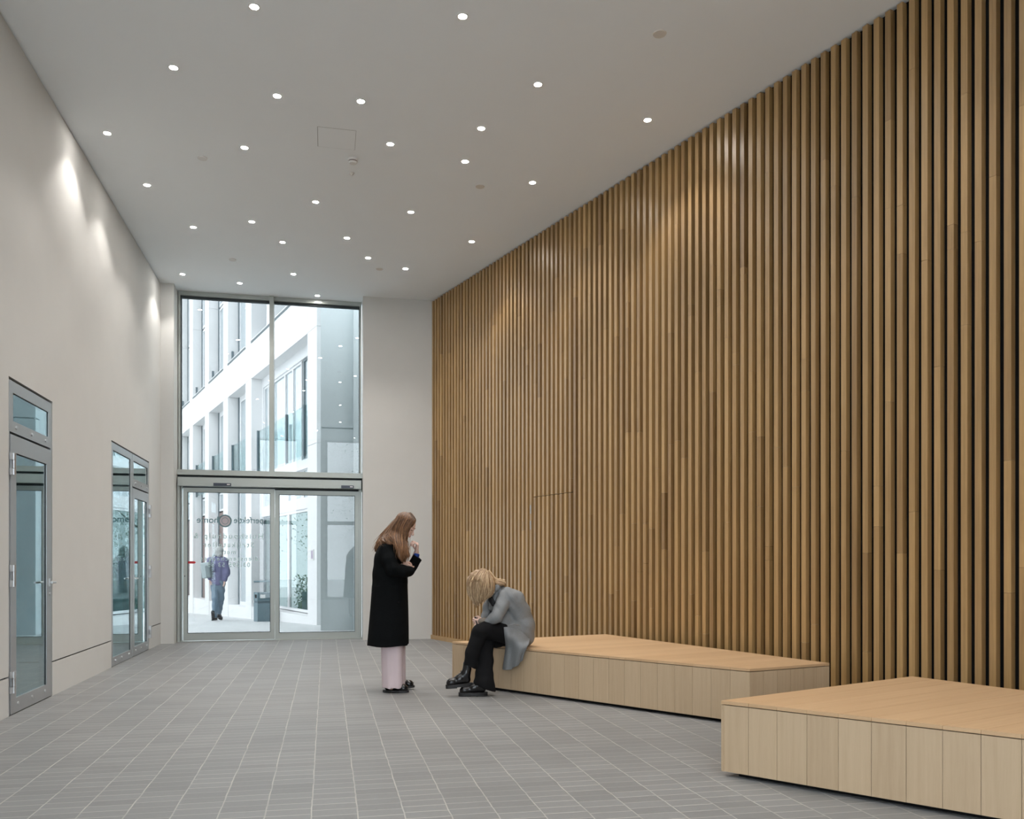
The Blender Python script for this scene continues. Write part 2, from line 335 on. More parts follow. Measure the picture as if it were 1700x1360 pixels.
# ------------------------------------------------------------------ end window, sliding door
def fr(b, x0, x1, z0, z1, w, y0, y1, wt=None, wb_=None):
    wt = w if wt is None else wt; wb_ = w if wb_ is None else wb_
    b.box(x0, x0 + w, y0, y1, z0, z1); b.box(x1 - w, x1, y0, y1, z0, z1); b.box(x0 + w, x1 - w, y0, y1, z1 - wt, z1); b.box(x0 + w, x1 - w, y0, y1, z0, z0 + wb_)
w1 = struct(empty('window_1', (-.84, YW, 2.5)))
def ch(b, name, m, par, bev=0, smooth=False):
    o = b.build(name, m, par, smooth=smooth, bevel=bev); l = par.location; o.location = (-l.x, -l.y, -l.z); return o
b = MB(); fr(b, -2.205, .545, 2.62, CEIL, .028, YW - .03, YW + .09, .062, .0)
ch(b, 'window_frame', M_ALU, w1)
b = MB(); b.box(-2.18, .52, YW + .02, YW + .08, CEIL - .092, CEIL - .062); b.box(-2.177, -2.166, YW + .02, YW + .08, 2.62, CEIL - .09); b.box(.506, .517, YW + .02, YW + .08, 2.62, CEIL - .09)
ch(b, 'gasket', M_GASKET, w1)
b = MB(); b.box(-.865, -.80, YW - .07, YW + .09, 2.62, CEIL - .001); ch(b, 'mullion', M_ALU, w1, .003)
b = MB(); b.box(-2.215, .555, YW - .10, YW + .09, 2.541, 2.62); ch(b, 'transom', M_ALU, w1, .003)
for x0, x1 in ((-2.177, -.865), (-.80, .517)):
    b = MB(); b.box(x0, x1, YW + .045, YW + .053, 2.62, CEIL - .06); ch(b, 'window_pane', M_GLASS, w1)
d1 = struct(empty('door_1', (-.84, YW, 0)))
b = MB(); b.box(-2.215, .555, YW - .02, YW + .09, 2.34, 2.54); ch(b, 'dark_header_recess', M_GASKET, d1)
b = MB(); b.box(-2.195, .535, YW - .16, YW - .02, 2.40, 2.50); b.box(-2.195, .535, YW - .168, YW - .02, 2.368, 2.398)
op = ch(b, 'door_operator', M_ALU, d1, .003)
for x0, x1 in ((-1.676, -1.42), (.225, .42)):
    b = MB(); b.box(x0, x1, YW - .195, YW - .168, 2.372, 2.415); c = b.build('door_sensor', mat('sensor_black', (.02, .03, .05), .3), op, bevel=.004)
    b = MB(); b.box(x1 - .06, x1 - .015, YW - .197, YW - .195, 2.388, 2.402); b.build('sensor_badge', M_PLAS, op)
b = MB()
for x0, x1, y0, y1 in ((-2.205, -2.17, -.12, .09), (-2.165, -2.14, -.06, .09), (.50, .545, -.05, .09)): b.box(x0, x1, YW + y0, YW + y1, 0, 2.37)
ch(b, 'door_jamb', M_ALU, d1, .002)
b = MB(); b.box(-2.215, .555, YW - .1, YW + .1, 0, .012); ch(b, 'threshold', M_ALU, d1)
b = MB(); fr(b, -2.125, -.785, .018, 2.345, .065, YW - .10, YW - .05, .068, .115); lf = ch(b, 'sliding_leaf', M_ALU, d1, .003)
def gask(x0, x1, z0, z1, y, par, w=.007):
    b = MB(); fr(b, x0, x1, z0, z1, w, y - .002, y + .012); return b.build('gasket', M_GASKET, par)
gask(-2.062, -.848, .131, 2.279, YW - .10, lf)
b = MB(); fr(b, -.785, .505, .012, 2.335, .065, YW - .03, YW + .03, .068, .10); lf2 = ch(b, 'fixed_leaf', M_ALU, d1, .003)
gask(-.722, .442, .110, 2.269, YW - .03, lf2)
b = MB(); b.box(-2.06, -.85, YW - .079, YW - .071, .133, 2.277); gp = ch(b, 'glass_pane', M_GLASS, d1)
b = MB(); b.box(-.72, .44, YW - .004, YW + .004, .112, 2.267); ch(b, 'glass_pane', M_GLASS, d1)
b = MB(); b.disc((0, 0), .008, .008, 0, .004, 16); k = b.build('lock', M_GASKET, lf); k.matrix_basis = Matrix.Translation((-2.10, YW - .10, 1.0)) @ Matrix.Rotation(math.pi / 2, 4, 'X')
def text(body, size, x, z, m, par, bold=0, width=None, name='lettering', sp=1.0):
    """lettering stuck on the outer face, so it reads mirrored from inside; x = right end seen from outside (left end seen from inside)"""
    cu = bpy.data.curves.new(name, 'FONT'); cu.body = body; cu.size = size; cu.align_x = 'CENTER'; cu.extrude = .0006; cu.offset = bold; cu.space_character = sp
    o = bpy.data.objects.new('t', cu); COL.objects.link(o); dg = bpy.context.evaluated_depsgraph_get(); me = bpy.data.meshes.new_from_object(o.evaluated_get(dg))
    bpy.data.objects.remove(o); w = max(v.co.x for v in me.vertices) - min(v.co.x for v in me.vertices); k = (width / w) if width else 1
    me.materials.clear(); ob = link(name, me, m, par)
    ob.matrix_basis = Matrix.Translation((x, YW - .0802, z)) @ Matrix.Rotation(math.pi, 4, 'Z') @ Matrix.Rotation(math.pi / 2, 4, 'X') @ Matrix.Diagonal((k, 1, 1, 1))
    return ob
text('home', .135, -1.775, 1.815, M_LET1, gp, .0008, .31); text('perfektie', .135, -1.175, 1.815, M_LET1, gp, .0008, .43)
text('Huishoudhulp &', .115, -1.465, 1.575, M_LET2, gp, .0005, 1.02, sp=1.35); text('Strijkatelier', .105, -1.465, 1.445, M_LET2, gp, .0005, .74, sp=1.35)
text('met', .10, -1.45, 1.335, M_LET2, gp, .0005, .17, sp=1.35); text('dienstencheques', .095, -1.455, 1.235, M_LET2, gp, .0005, .84, sp=1.35)
text('03/295 53 55', .095, -1.465, 1.14, M_LET2, gp, .0008, .62, sp=1.3)
def vdisc(name, r0, r1, x, z, m, par, dy=0):
    b = MB(); (b.ring((0, 0), r0, r1, 0, .001) if r0 else b.disc((0, 0), r1, r1, 0, .001)); o = b.build(name, m, par)
    o.matrix_basis = Matrix.Translation((x, YW - .0805 - dy, z)) @ Matrix.Rotation(math.pi / 2, 4, 'X'); return o
vdisc('logo', 0, .078, -1.52, 1.845, M_LOGO, gp); vdisc('logo_ring', .078, .098, -1.52, 1.845, M_LET1, gp); vdisc('logo_line', .045, .052, -1.52, 1.845, M_LET1, gp, .0012)
b = MB(); b.face([(-.055, 0, -.018), (.04, 0, -.018), (.06, 0, 0), (.04, 0, .018), (-.055, 0, .018)]); b.face([(-.055, .001, -.018), (.04, .001, -.018), (.06, .001, 0), (.04, .001, .018), (-.055, .001, .018)][::-1])
b.build('sticker', M_DRED, gp).location = (-2.003, YW - .0812, 1.208)
for p_ in gp.children: 
    if p_.name.startswith('sticker'): pass
# door_1's panes carry their own origin offset: bring the children back into the same frame
# ------------------------------------------------------------------ left doors
def hinge(par, y, z, out=1):
    b = MB(); x = XL
    for za, zb in ((z - .085, z - .035), (z + .035, z + .085)):
        b.tube([(x + .022, y, za), (x + .022, y, zb)], .016, 16)
        b.box(x, x + .02, y - .03, y + .0, za, zb)
    b.tube([(x + .022, y, z - .033), (x + .022, y, z + .033)], .0145, 16); b.box(x, x + .018, y, y + .028, z - .033, z + .033)
    return ch(b, 'hinge', M_CHROME, par)
def lever(par, y, z, sgn, long_plate):
    b = MB(); x = XL
    if long_plate: b.box(x, x + .008, y - .016, y + .016, z - .13, z + .05)
    else: b.box(x, x + .008, y - .02, y + .02, z - .035, z + .035)
    b.tube([(x, y, z), (x + .05, y, z)], .010, 12)
    b.tube([(x + .05, y, z), (x + .055, y + sgn * .02, z), (x + .055, y + sgn * .13, z)], .009, 12)
    o = ch(b, 'door_handle', M_CHROME, par, smooth=False)
    if not long_plate:
        b = MB(); b.tube([(x, y, z - .10), (x + .009, y, z - .10)], .012, 16); ch(b, 'lock_cylinder', M_CHROME, par)
    return o
def frame_x(y0, y1, z0, z1, w, x0, x1, wt=None, wb_=None):
    b = MB(); wt = w if wt is None else wt; wb_ = w if wb_ is None else wb_
    b.box(x0, x1, y0, y0 + w, z0, z1); b.box(x0, x1, y1 - w, y1, z0, z1); b.box(x0, x1, y0 + w, y1 - w, z1 - wt, z1); b.box(x0, x1, y0 + w, y1 - w, z0, z0 + wb_)
    return b
def bolts(par, ys, z):
    b = MB()
    for y in ys: b.tube([(XL - .012, y, z), (XL + .006, y, z)], .013, 12)
    ch(b, 'frame_bolts', M_CHROME, par)
def pane_x(par, y0, y1, z0, z1):
    b = MB(); b.box(XL - .018, XL - .012, y0, y1, z0, z1); ch(b, 'glass_pane', M_DGLASS, par)
    g = MB(); w = .008; x0, x1 = XL - .014, XL - .0075
    g.box(x0, x1, y0, y0 + w, z0, z1); g.box(x0, x1, y1 - w, y1, z0, z1); g.box(x0, x1, y0 + w, y1 - w, z1 - w, z1); ch(g, 'gasket', M_GASKET, par)
e2 = struct(empty('door_2', (XL, 7.78, 0)))
ch(frame_x(D2[0], D2[1], 0, D2[2] - .02, .035, XL - .10, XL - .006, .02, .0), 'door_frame', M_STEEL, e2)
ch(frame_x(D2[0] + .02, D2[1] - .02, 2.215, D2[2] - .02, .085, XL - .06, XL - .004, .09, .09), 'transom_frame', M_STEEL, e2, .002)
pane_x(e2, D2[0] + .10, D2[1] - .10, 2.30, 2.53); bolts(e2, (7.42, 7.78, 8.14), 2.262)
ch(frame_x(D2[0] + .04, D2[1] - .035, .008, 2.195, .125, XL - .05, XL - .0, .135, .115), 'door_leaf', M_STEEL, e2, .002)
pane_x(e2, D2[0] + .16, D2[1] - .16, .12, 2.062); bolts(e2, (7.45, 7.78, 8.11), .075)
for z in (1.96, 1.09, .26): hinge(e2, D2[0] + .045, z)
lever(e2, 8.235, 1.02, -1, False)
e3 = struct(empty('door_3', (XL, 11.5, 0)))
ym = 11.54
b = frame_x(D3[0], D3[1], 0, D3[2] - .015, .035, XL - .10, XL - .006, .02, .0); b.box(XL - .10, XL - .006, ym - .06, ym + .02, 0, D3[2] - .03)
ch(b, 'door_frame', M_STEEL, e3)
ch(frame_x(D3[0] + .01, ym - .03, .006, D3[2] - .02, .07, XL - .06, XL - .003, .08, .10), 'side_light_frame', M_STEEL, e3, .002); pane_x(e3, D3[0] + .08, ym - .10, .106, 2.50)
ch(frame_x(ym + .0, D3[1] - .01, 2.17, D3[2] - .02, .07, XL - .06, XL - .003, .08, .10), 'transom_frame', M_STEEL, e3, .002); pane_x(e3, ym + .07, D3[1] - .08, 2.27, 2.50)
ch(frame_x(ym + .01, D3[1] - .03, .008, 2.15, .10, XL - .05, XL - .0, .12, .115), 'door_leaf', M_STEEL, e3, .002); pane_x(e3, ym + .11, D3[1] - .13, .123, 2.03)
bolts(e3, (10.65, 10.98, 11.35), .062); bolts(e3, (11.72, 12.05, 12.42), .072); bolts(e3, (11.72, 12.05, 12.42), 2.22)
for z in (1.91, 1.08, .245): hinge(e3, D3[1] - .02, z)
lever(e3, ym + .06, 1.0, -1, True)
# the dim rooms behind the two doors
b = MB()
for y0, y1 in ((6.6, 9.0), (9.9, 13.1)):
    b.box(XL - 2.9, XL - 2.8, y0, y1, 0, 2.9); b.box(XL - 2.8, XL - .3, y0 - .1, y0, 0, 2.9); b.box(XL - 2.8, XL - .3, y1, y1 + .1, 0, 2.9); b.box(XL - 2.9, XL - .3, y0, y1, 2.9, 3.0)
    b.box(XL - 2.9, XL - .3, y0, y1, -.1, 0)
struct(b.build('wall_side_rooms', mat('grey_plaster', (.6, .64, .64), .9)))
# ------------------------------------------------------------------ ceiling fittings
LIGHTS = [((422, 11), 'recessed downlight at the photo top edge, left of centre'), ((768, 27), 'recessed downlight at the photo top, nearest the camera in the middle'),
 ((288, 112), 'recessed downlight in the upper left, second nearest to the left wall top'), ((460, 159), 'recessed downlight left of the one beside the ceiling hatch, small and without flare'),
 ((599, 168), 'recessed downlight just in front of the square ceiling hatch'), ((893, 140), 'large recessed downlight right of centre, between the beige cover plate and the hatch'),
 ((1075, 199), 'recessed downlight nearest the slatted wall, furthest right in the photo'), ((178, 221), 'recessed downlight closest to the left wall, above its brightest light scallop'),
 ((406, 245), 'recessed downlight right of the white ceiling disc on the left side'), ((648, 239), 'recessed downlight immediately right of the ceiling hatch and smoke detector'),
 ((799, 213), 'upper of the two close recessed downlights in the middle of the ceiling'), ((772, 268), 'lower of the two close recessed downlights in the middle, above a flat cover plate'),
 ((884, 303), 'recessed downlight between the small cover plate and the slatted wall'), ((244, 307), 'recessed downlight near the left wall above the second light scallop'),
 ((524, 335), 'recessed downlight below and left of the smoke detector, alone in mid ceiling'), ((682, 352), 'recessed downlight in mid ceiling, right of the smoke detector and further back'),
 ((321, 377), 'left one of two level recessed downlights on the left rear ceiling'), ((418, 368), 'right one of two level recessed downlights on the left rear ceiling'),
 ((469, 402), 'recessed downlight above the end window mullion, third row from the back'), ((576, 395), 'recessed downlight on the rear ceiling above the right half of the end window'),
 ((783, 401), 'recessed downlight close to the far end of the slatted wall'), ((611, 428), 'recessed downlight left of the flat cover plate near the end wall'),
 ((673, 446), 'recessed downlight near the end wall, right of the rearmost cover plate'), ((303, 455), 'rear recessed downlight above the left jamb of the end window'),
 ((398, 470), 'recessed downlight at the top edge of the end window, left of the mullion'), ((487, 455), 'recessed downlight behind the mullion line, right of it, in the last but one row'),
 ((527, 491), 'rearmost recessed downlight directly above the right end window pane'), ((1065, -8), 'recessed downlight just above the photo top edge, right of centre')]
def spot(par):
    ld = bpy.data.lights.new('bulb', 'SPOT'); ld.energy = LAMP_W; ld.color = (1, .945, .885); ld.spot_size = math.radians(104); ld.spot_blend = .5; ld.shadow_soft_size = .03
    o = bpy.data.objects.new('bulb', ld); COL.objects.link(o); o.parent = par; o.location = (0, 0, -.012); return o
ring_b = MB(); ring_b.ring((0, 0), .032, .044, -.004, .0, 32); ring_me = ring_b.mesh('trim_ring'); ring_me.materials.append(M_PLAS)
lens_b = MB(); lens_b.disc((0, 0), .032, .032, -.0025, -.0005, 32); lens_me = lens_b.mesh('lens'); lens_me.materials.append(M_LAMP)
def downlight(x, y, label, grp):
    e = empty('downlight', (x, y, CEIL)); tag(e, label, 'ceiling light', grp)
    for nm, me in (('trim_ring', ring_me), ('lens', lens_me)):
        o = bpy.data.objects.new(nm, me); COL.objects.link(o); o.parent = e
    spot(e)
for p_, lb in LIGHTS:
    x, y = pt(p_[0], p_[1], CEIL)
    if y > 13.35: y = 13.52
    downlight(x, y, lb, 'recessed downlights scattered over the ceiling')
for x, y in ((-1.7, 5.3), (.35, 4.9), (-.9, 3.6), (1.7, 4.0), (3.2, 4.6), (4.0, 3.0), (.4, 2.2), (2.6, 2.0), (-1.8, 1.6), (-.3, .4), (1.5, .1), (3.7, .6), (5.2, 1.2), (-1.4, -1.0), (.9, -.9), (3.0, -.9), (5.0, -.9)):  # unseen downlights added near the camera to light the room and reflect
    downlight(x, y, 'small round recessed downlight added overhead to light the room, outside the photo', 'added downlights over the camera')
for p_, r, h, lb in (((1095, 56), .055, .006, 'flat round beige cover plate on the ceiling, upper right of photo, largest of them'), ((336, 262), .05, .012, 'flat round white disc on the left part of the ceiling'),
                  ((797, 310), .05, .005, 'flat round beige cover plate right of the smoke detector, mid ceiling'), ((386, 431), .05, .012, 'flat round white disc over the left half of the end window'),
                  ((630, 447), .05, .004, 'faint flat round cover plate between the two rearmost right downlights')):
    x, y = pt(p_[0], p_[1], CEIL); b = MB(); b.disc((0, 0), r * .92, r, -h, 0, 32)
    o = b.build('ceiling_cover_disc', M_PLAS if h > .01 else M_DISC); o.location = (x, y, CEIL); tag(o, lb, 'cover plate', 'round cover plates on the ceiling')
x, y = pt(586, 264, CEIL); sd = empty('smoke_detector', (x, y, CEIL)); tag(sd, 'white round smoke detector on the ceiling beside the square hatch', 'smoke detector')
b = MB(); b.disc((0, 0), .05, .052, -.022, 0, 32); b.build('base', M_PLAS, sd, bevel=.002)
b = MB(); b.ring((0, 0), .03, .042, -.032, -.022, 32); b.build('vent_ring', M_BROWN, sd)
b = MB(); b.disc((0, 0), .036, .045, -.048, -.032, 32); b.build('sensing_cap', M_PLAS, sd, bevel=.003)
x, y = pt(584, 287, CEIL); b = MB(); b.disc((0, 0), .026, .028, -.012, 0, 24); b.disc((0, 0), .008, .02, -.03, -.012, 24)
o = b.build('detector_indicator', M_PLAS); o.location = (x, y, CEIL); tag(o, 'tiny white ceiling sensor just behind the smoke detector', 'sensor')
b = MB()
for x0, x1, y0, y1 in ((-.085, -.081, 8.30, 8.69), (.277, .2795, 8.30, 8.69), (-.085, .28, 8.298, 8.3005), (-.085, .28, 8.689, 8.6905)): b.box(x0, x1, y0, y1, CEIL - .0008, CEIL + .001)
hp = MB(); hp.box(-.081, .277, 8.3005, 8.689, CEIL - .001, CEIL + .002); h_ = struct(hp.build('trim_1', M_CEIL)); b.build('joint_line', mat('grey_joint', (.2, .2, .19), .9), h_)
# ------------------------------------------------------------------ benches
def bench(label, F0, F1, B0, B1, n, endn, name='platform_bench'):
    e = empty(name, ((F0[0] + B1[0]) / 2, (F0[1] + B1[1]) / 2, 0)); tag(e, label, 'bench', 'oak plank platform benches along the slatted wall')
    lx, ly = e.location.x, e.location.y
    lerp = lambda a, b, t: (a[0] + (b[0] - a[0]) * t, a[1] + (b[1] - a[1]) * t)
    sub = lambda p: (p[0] - lx, p[1] - ly)
    H_ = .42
    L = math.hypot(F1[0] - F0[0], F1[1] - F0[1]); gu = math.hypot(B0[0] - F0[0], B0[1] - F0[1]); gd = ((B0[0] - F0[0]) / gu, (B0[1] - F0[1]) / gu)
    top = MB(); g = .0011 / L
    for i in range(n):
        t0, t1 = i / n + g, (i + 1) / n - g
        P = [sub(lerp(F0, F1, t0)), sub(lerp(F0, F1, t1)), sub(lerp(B0, B1, t1)), sub(lerp(B0, B1, t0))]
        top.prism(P, H_ - .019, H_, random.uniform(.25, .65), (random.uniform(0, 40), random.uniform(0, 40)), 'x', gd)
    top.build('bench_top', M_OAKTOP, e, bevel=.0012)
    inn = lambda p, k: (p[0] + (0 - p[0]) * k, p[1] + (0 - p[1]) * k)
    def side(a, b, m, nm):
        s = MB(); l = math.hypot(b[0] - a[0], b[1] - a[1]); u = ((b[0] - a[0]) / l, (b[1] - a[1]) / l); nn = (-u[1], u[0])
        if nn[0] * (lx - a[0]) + nn[1] * (ly - a[1]) < 0: nn = (-nn[0], -nn[1])
        for i in range(m):
            s.obox((a[0] - lx, a[1] - ly), u, nn, l * i / m + .001, l * (i + 1) / m - .001, .001, .018, .028, H_ - .024, random.uniform(.33, .6), (random.uniform(0, 40), random.uniform(0, 40)))
        s.build(nm, M_OAK, e, bevel=.0012)
    side(F0, F1, n, 'front_boards'); side(F0, B0, endn, 'end_boards'); side(F1, B1, max(3, round(math.hypot(B1[0] - F1[0], B1[1] - F1[1]) / .135)), 'end_boards'); side(B0, B1, n, 'back_boards')
    pl = MB(); c = [sub(F0), sub(F1), sub(B1), sub(B0)]
    def inset(poly, d):
        out = []; m = len(poly)
        for i in range(m):
            p0, p1, p2 = poly[i - 1], poly[i], poly[(i + 1) % m]
            def nrm(a, b):
                l = math.hypot(b[0] - a[0], b[1] - a[1]); v = (-(b[1] - a[1]) / l, (b[0] - a[0]) / l); mid = ((a[0] + b[0]) / 2, (a[1] + b[1]) / 2)
                return v if v[0] * -mid[0] + v[1] * -mid[1] > 0 else (-v[0], -v[1])
            n1, n2 = nrm(p0, p1), nrm(p1, p2); k = 1 + n1[0] * n2[0] + n1[1] * n2[1]
            out.append((p1[0] + d * (n1[0] + n2[0]) / k, p1[1] + d * (n1[1] + n2[1]) / k))
        return out
    def ccw(P): return P if sum(P[i][0] * P[(i + 1) % 4][1] - P[(i + 1) % 4][0] * P[i][1] for i in range(4)) > 0 else P[::-1]
    pl.prism(ccw(inset(c, .06)), 0, .03); pl.prism(ccw(inset(c, .022)), .03, H_ - .021)
    pl.build('recessed_plinth', M_BLACK, e)
bench('long low oak plank platform bench with the seated person on it', (1.205, 8.27), (3.0, 5.65), (2.96, 8.81), (3.78, 5.86), 20, 12)
bench('nearest low oak plank platform bench in the lower right corner, cut by the frame', (2.15, 4.38), (4.11, 1.80), (3.88, 5.05), (4.88, 1.92), 20, 13)
# ------------------------------------------------------------------ outside: paving, office building, concrete wall, bin
def slope(y): return 0 if y < 16.8 else -.035 * min(y - 16.8, 26)
b = MB(); ys = [YW + .1, 16.8, 22, 28, 36, 43, 70]
for a, c in zip(ys[:-1], ys[1:]):
    za, zc = slope(a), slope(c); b.face([(-45, a, za), (9, a, za), (9, c, zc), (-45, c, zc)])
b.face([(-45, YB - .3, 0), (-45, YW + .1, 0), (XL - 6, YW + .1, 0), (XL - 6, YB - .3, 0)][::-1])
b.face([(-45, -40, 0), (40, -40, 0), (40, YB - .3, 0), (-45, YB - .3, 0)])
struct(b.build('ground', M_PAVE))
FO = (-.183, 16.99); FU = (-.305, .952); FN = (-.952, -.305)
ob_ = empty('office_building', (FO[0] + FU[0] * 8, FO[1] + FU[1] * 8, 0)); tag(ob_, 'white concrete office building with deep window bays outside the end window', 'building')
def fpart(b, name, m, bev=0): return ch(b, name, m, ob_, bev)
def fb(b, s0, s1, n0, n1, z0, z1): b.obox(FO, FU, FN, s0, s1, n0, n1, z0, z1)
PER = 2.77; FINS = [(5.42 + PER * k, 6.05 + PER * k) for k in range(9)]
b = MB(); fb(b, -.3, 30, -7, -.42, -1.5, 14.5); fpart(b, 'building_core', M_DFRAME)
for (a, c) in [(0, .62)] + FINS:
    b = MB(); fb(b, a, c, -.42, 0, -1.2, 3.545); fb(b, a, c, -.42, 0, 3.56, 5.83); fb(b, a, c, -.42, 0, 5.84, 9.03); fb(b, a, c, -.42, 0, 9.045, 14); fb(b, a + .02, c - .02, -.4, -.02, 3, 9.4); fpart(b, 'facade_fin', M_WHITE)
b = MB(); fb(b, 3.28, 3.9, -.42, 0, 6.76, 14); fpart(b, 'facade_fin', M_WHITE)
bays = [(.62, 5.42)] + [(FINS[k][1], FINS[k + 1][0]) for k in range(8)]
for i, (a, c) in enumerate(bays):
    b = MB(); fb(b, a + .008, c - .008, -.42, 0, 5.83, 6.71); fb(b, a, c, -.40, .03, 6.745, 6.765); fpart(b, 'spandrel_panel', M_WHITE)
    b = MB(); fb(b, a, c, -.40, .012, 6.71, 6.745); fpart(b, 'sill_joint', M_DFRAME)
    b = MB(); fb(b, a, c, -.42, 0, 12.4, 14); fpart(b, 'parapet_panel', M_WHITE)
    b = MB(); fb(b, a, c, -.42, -.02, -1.2, .06 + (0 if i else .06)); fpart(b, 'base_kerb', M_WHITE)
def win(a, c, z0, z1, fm, fw=.09, gm=None, n0=-.34):
    w = MB(); fb(w, a, a + fw, n0, n0 + .05, z0, z1); fb(w, c - fw, c, n0, n0 + .05, z0, z1); fb(w, a + fw, c - fw, n0, n0 + .05, z1 - fw, z1); fb(w, a + fw, c - fw, n0, n0 + .05, z0, z0 + fw)
    o = fpart(w, 'window', fm); g = MB(); fb(g, a + fw, c - fw, n0 + .008, n0 + .02, z0 + fw, z1 - fw); g.build('window_pane', gm or M_FGLASS, o); return o
for i, (a, c) in enumerate(bays[1:]):
    d = MB(); fb(d, c - .13, c, -.34, -.275, -.3, 12.4); fb(d, a, a + .06, -.34, -.275, -.3, 12.4); fpart(d, 'window_reveal', M_DFRAME)
    win(a + .06, c - .12, 3.4, 5.83, M_WFRAME, .16); win(a + .06, c - .12, 6.76, 9.0, M_WFRAME, .07); win(a + .06, c - .12, 9.05, 12.4, M_WFRAME, .07)
    if i >= 1:
        p = MB(); fb(p, a + .06, c - .12, -.34, -.29, -.3, 2.75); fpart(p, 'door_panel', M_BROWN); win(a + .06, c - .12, 2.8, 3.35, M_WFRAME, .06)
    else: win(a + .06, c - .12, .05, 3.35, M_WFRAME, .1)
    for z0, z1 in ((3.42, 4.49), (6.765, 7.09)):
        for pa in (a + .10, c - .16): p = MB(); fb(p, pa, pa + .06, -.13, -.07, z0, z1); fpart(p, 'balustrade_post', M_DFRAME)
    p = MB(); fb(p, a + .16, c - .16, -.105, -.095, 3.45, 4.47); fpart(p, 'glass_balustrade', M_BALU)
# the wide bay next to the corner
b = MB(); fb(b, .62, 5.42, -.36, -.26, 5.60, 5.83); fb(b, .62, 5.42, -.36, -.24, 3.22, 3.42); fb(b, .62, 5.42, -.36, -.26, 2.37, 2.60); fb(b, 5.3, 5.42, -.36, -.26, 2.6, 5.6); fpart(b, 'bay_frame', M_WFRAME)
for a, c in ((.62, 1.9), (2.04, 2.75), (2.75, 3.4), (3.4, 4.9), (4.9, 5.3)): win(a, c, 3.42, 5.60, M_WFRAME if a > 1 else M_DFRAME, .05)
for a, c in ((.62, 1.9), (1.9, 3.1), (3.1, 5.3)): win(a, c, 2.60, 3.22, M_WFRAME, .02)
for a, c in ((.62, 1.5), (1.5, 3.1), (3.1, 4.75), (4.75, 5.38)): win(a, c, .14, 2.37, M_WFRAME if a < 4 else M_DFRAME, .06, M_FGLOW)
for s_ in (1.15, 2.5, 3.75, 5.1):
    p = MB(); fb(p, s_, s_ + .07, -.13, -.07, 3.42, 4.49); fpart(p, 'balustrade_post', M_DFRAME)
for a, c in ((.7, 1.15), (1.22, 2.5), (2.57, 3.75), (3.82, 5.1)):
    p = MB(); fb(p, a, c, -.105, -.095, 3.45, 4.47); fpart(p, 'glass_balustrade', M_BALU)
b = MB(); b.box(-.10, 2.6, 15.48, 15.75, -.05, 3.595); b.box(-.10, 2.6, 15.48, 15.75, 3.62, 14); b.box(-.08, 2.6, 15.5, 15.73, 3.5, 3.7); b.box(.47, 2.6, 15.38, 15.48, -.05, 14)
b.prism([(-.05, 15.75), (2.6, 15.75), (2.6, 19), (-.183 + .3, 16.99)], -.05, 14)
cw = b.build('concrete_wall', M_CONC); tag(cw, 'tall pale grey concrete wall outside the right half of the end window', 'wall')
b = MB(); fb(b, .18, .38, .001, .012, 1.26, 1.48); o = b.build('notice_plate', M_PLAS); tag(o, 'small pale notice plate on the white column outside', 'sign')
b = MB(); fb(b, .22, .34, .012, .0135, 1.29, 1.45); b.build('notice_print', mat('mauve_print', (.45, .38, .48), .8), o)
def wz(px, py, d): return to_world((px - 850) / F_PX * d, d) + (EYE - (py - HOR) * d / F_PX,)
# litter bin
bx, by, bz = wz(438.5, 1027.8, 19.2); gz = slope(by)
lb = empty('litter_bin', (bx, by, gz)); tag(lb, 'grey green rectangular litter bin outside behind the sliding door', 'bin')
def bo(b, s0, s1, n0, n1, z0, z1): b.obox((0, 0), (-FU[0], -FU[1]), FN, s0, s1, n0, n1, z0, z1)
b = MB(); bo(b, -.18, .18, -.19, .19, 0, .42); bo(b, -.18, .18, -.19, .19, .47, .655); b.build('bin_body', M_BIN, lb, bevel=.008)
b = MB(); bo(b, -.172, .172, -.182, .182, .40, .50); b.build('band', M_BIND, lb)
b = MB(); bo(b, -.04, .10, .185, .196, .53, .61); b.build('opening', M_BLACK, lb)
b = MB(); bo(b, .178, .19, .02, .13, .53, .61); b.build('plate', M_PLAS, lb)
x0, y0, z0 = wz(421.5, 966, 18.9); x1, y1, z1 = wz(453, 965, 18.9)
hr = empty('outdoor_rail', (x1, y1, slope(y1))); tag(hr, 'thin grey horizontal rail outside above the litter bin', 'rail')
b = MB(); b.tube([(x0 - x1, y0 - y1, z0 - hr.location.z), (0, 0, z1 - hr.location.z)], .022, 12); b.build('rail', M_BIN, hr)
b = MB(); b.tube([(0, 0, -.02), (0, 0, z1 - hr.location.z)], .022, 12); b.build('post', M_BIN, hr)
def tree(x, y, h, label, seed):
    r = np.random.default_rng(seed); e = empty('tree', (x, y, slope(y))); tag(e, label, 'tree', 'trees mirrored in the glass')
    b = MB(); b.tube([(0, 0, -.05), (.05, 0, h * .3), (-.05, .1, h * .7)], [.16, .12, .05], 10)
    for k in range(9):
        a = r.uniform(0, 6.28); z = h * r.uniform(.3, .6); b.tube([(0, 0, z), (math.cos(a) * h * .15, math.sin(a) * h * .15, z + h * .12), (math.cos(a) * h * .27, math.sin(a) * h * .27, z + h * .2)], [.05, .03, .012], 6)
    b.build('trunk', M_BARK, e)
    n = 9000; p = r.normal(size=(n, 3)) * np.array([h * .17, h * .17, h * .2]) + np.array([0, 0, h * .66]); b = MB()
    for q in p:
        u = r.normal(size=3); u /= np.linalg.norm(u); w = np.cross(u, r.normal(size=3)); w /= np.linalg.norm(w); s = r.uniform(.02, .045)
        b.face([q - u * s, q + w * s * .5, q + u * s, q - w * s * .5])
    b.build('foliage', M_LEAF, e)
tree(-9.0, 28.5, 6.5, 'leafy green tree on the left outdoors, seen mirrored in the office glass', 3)
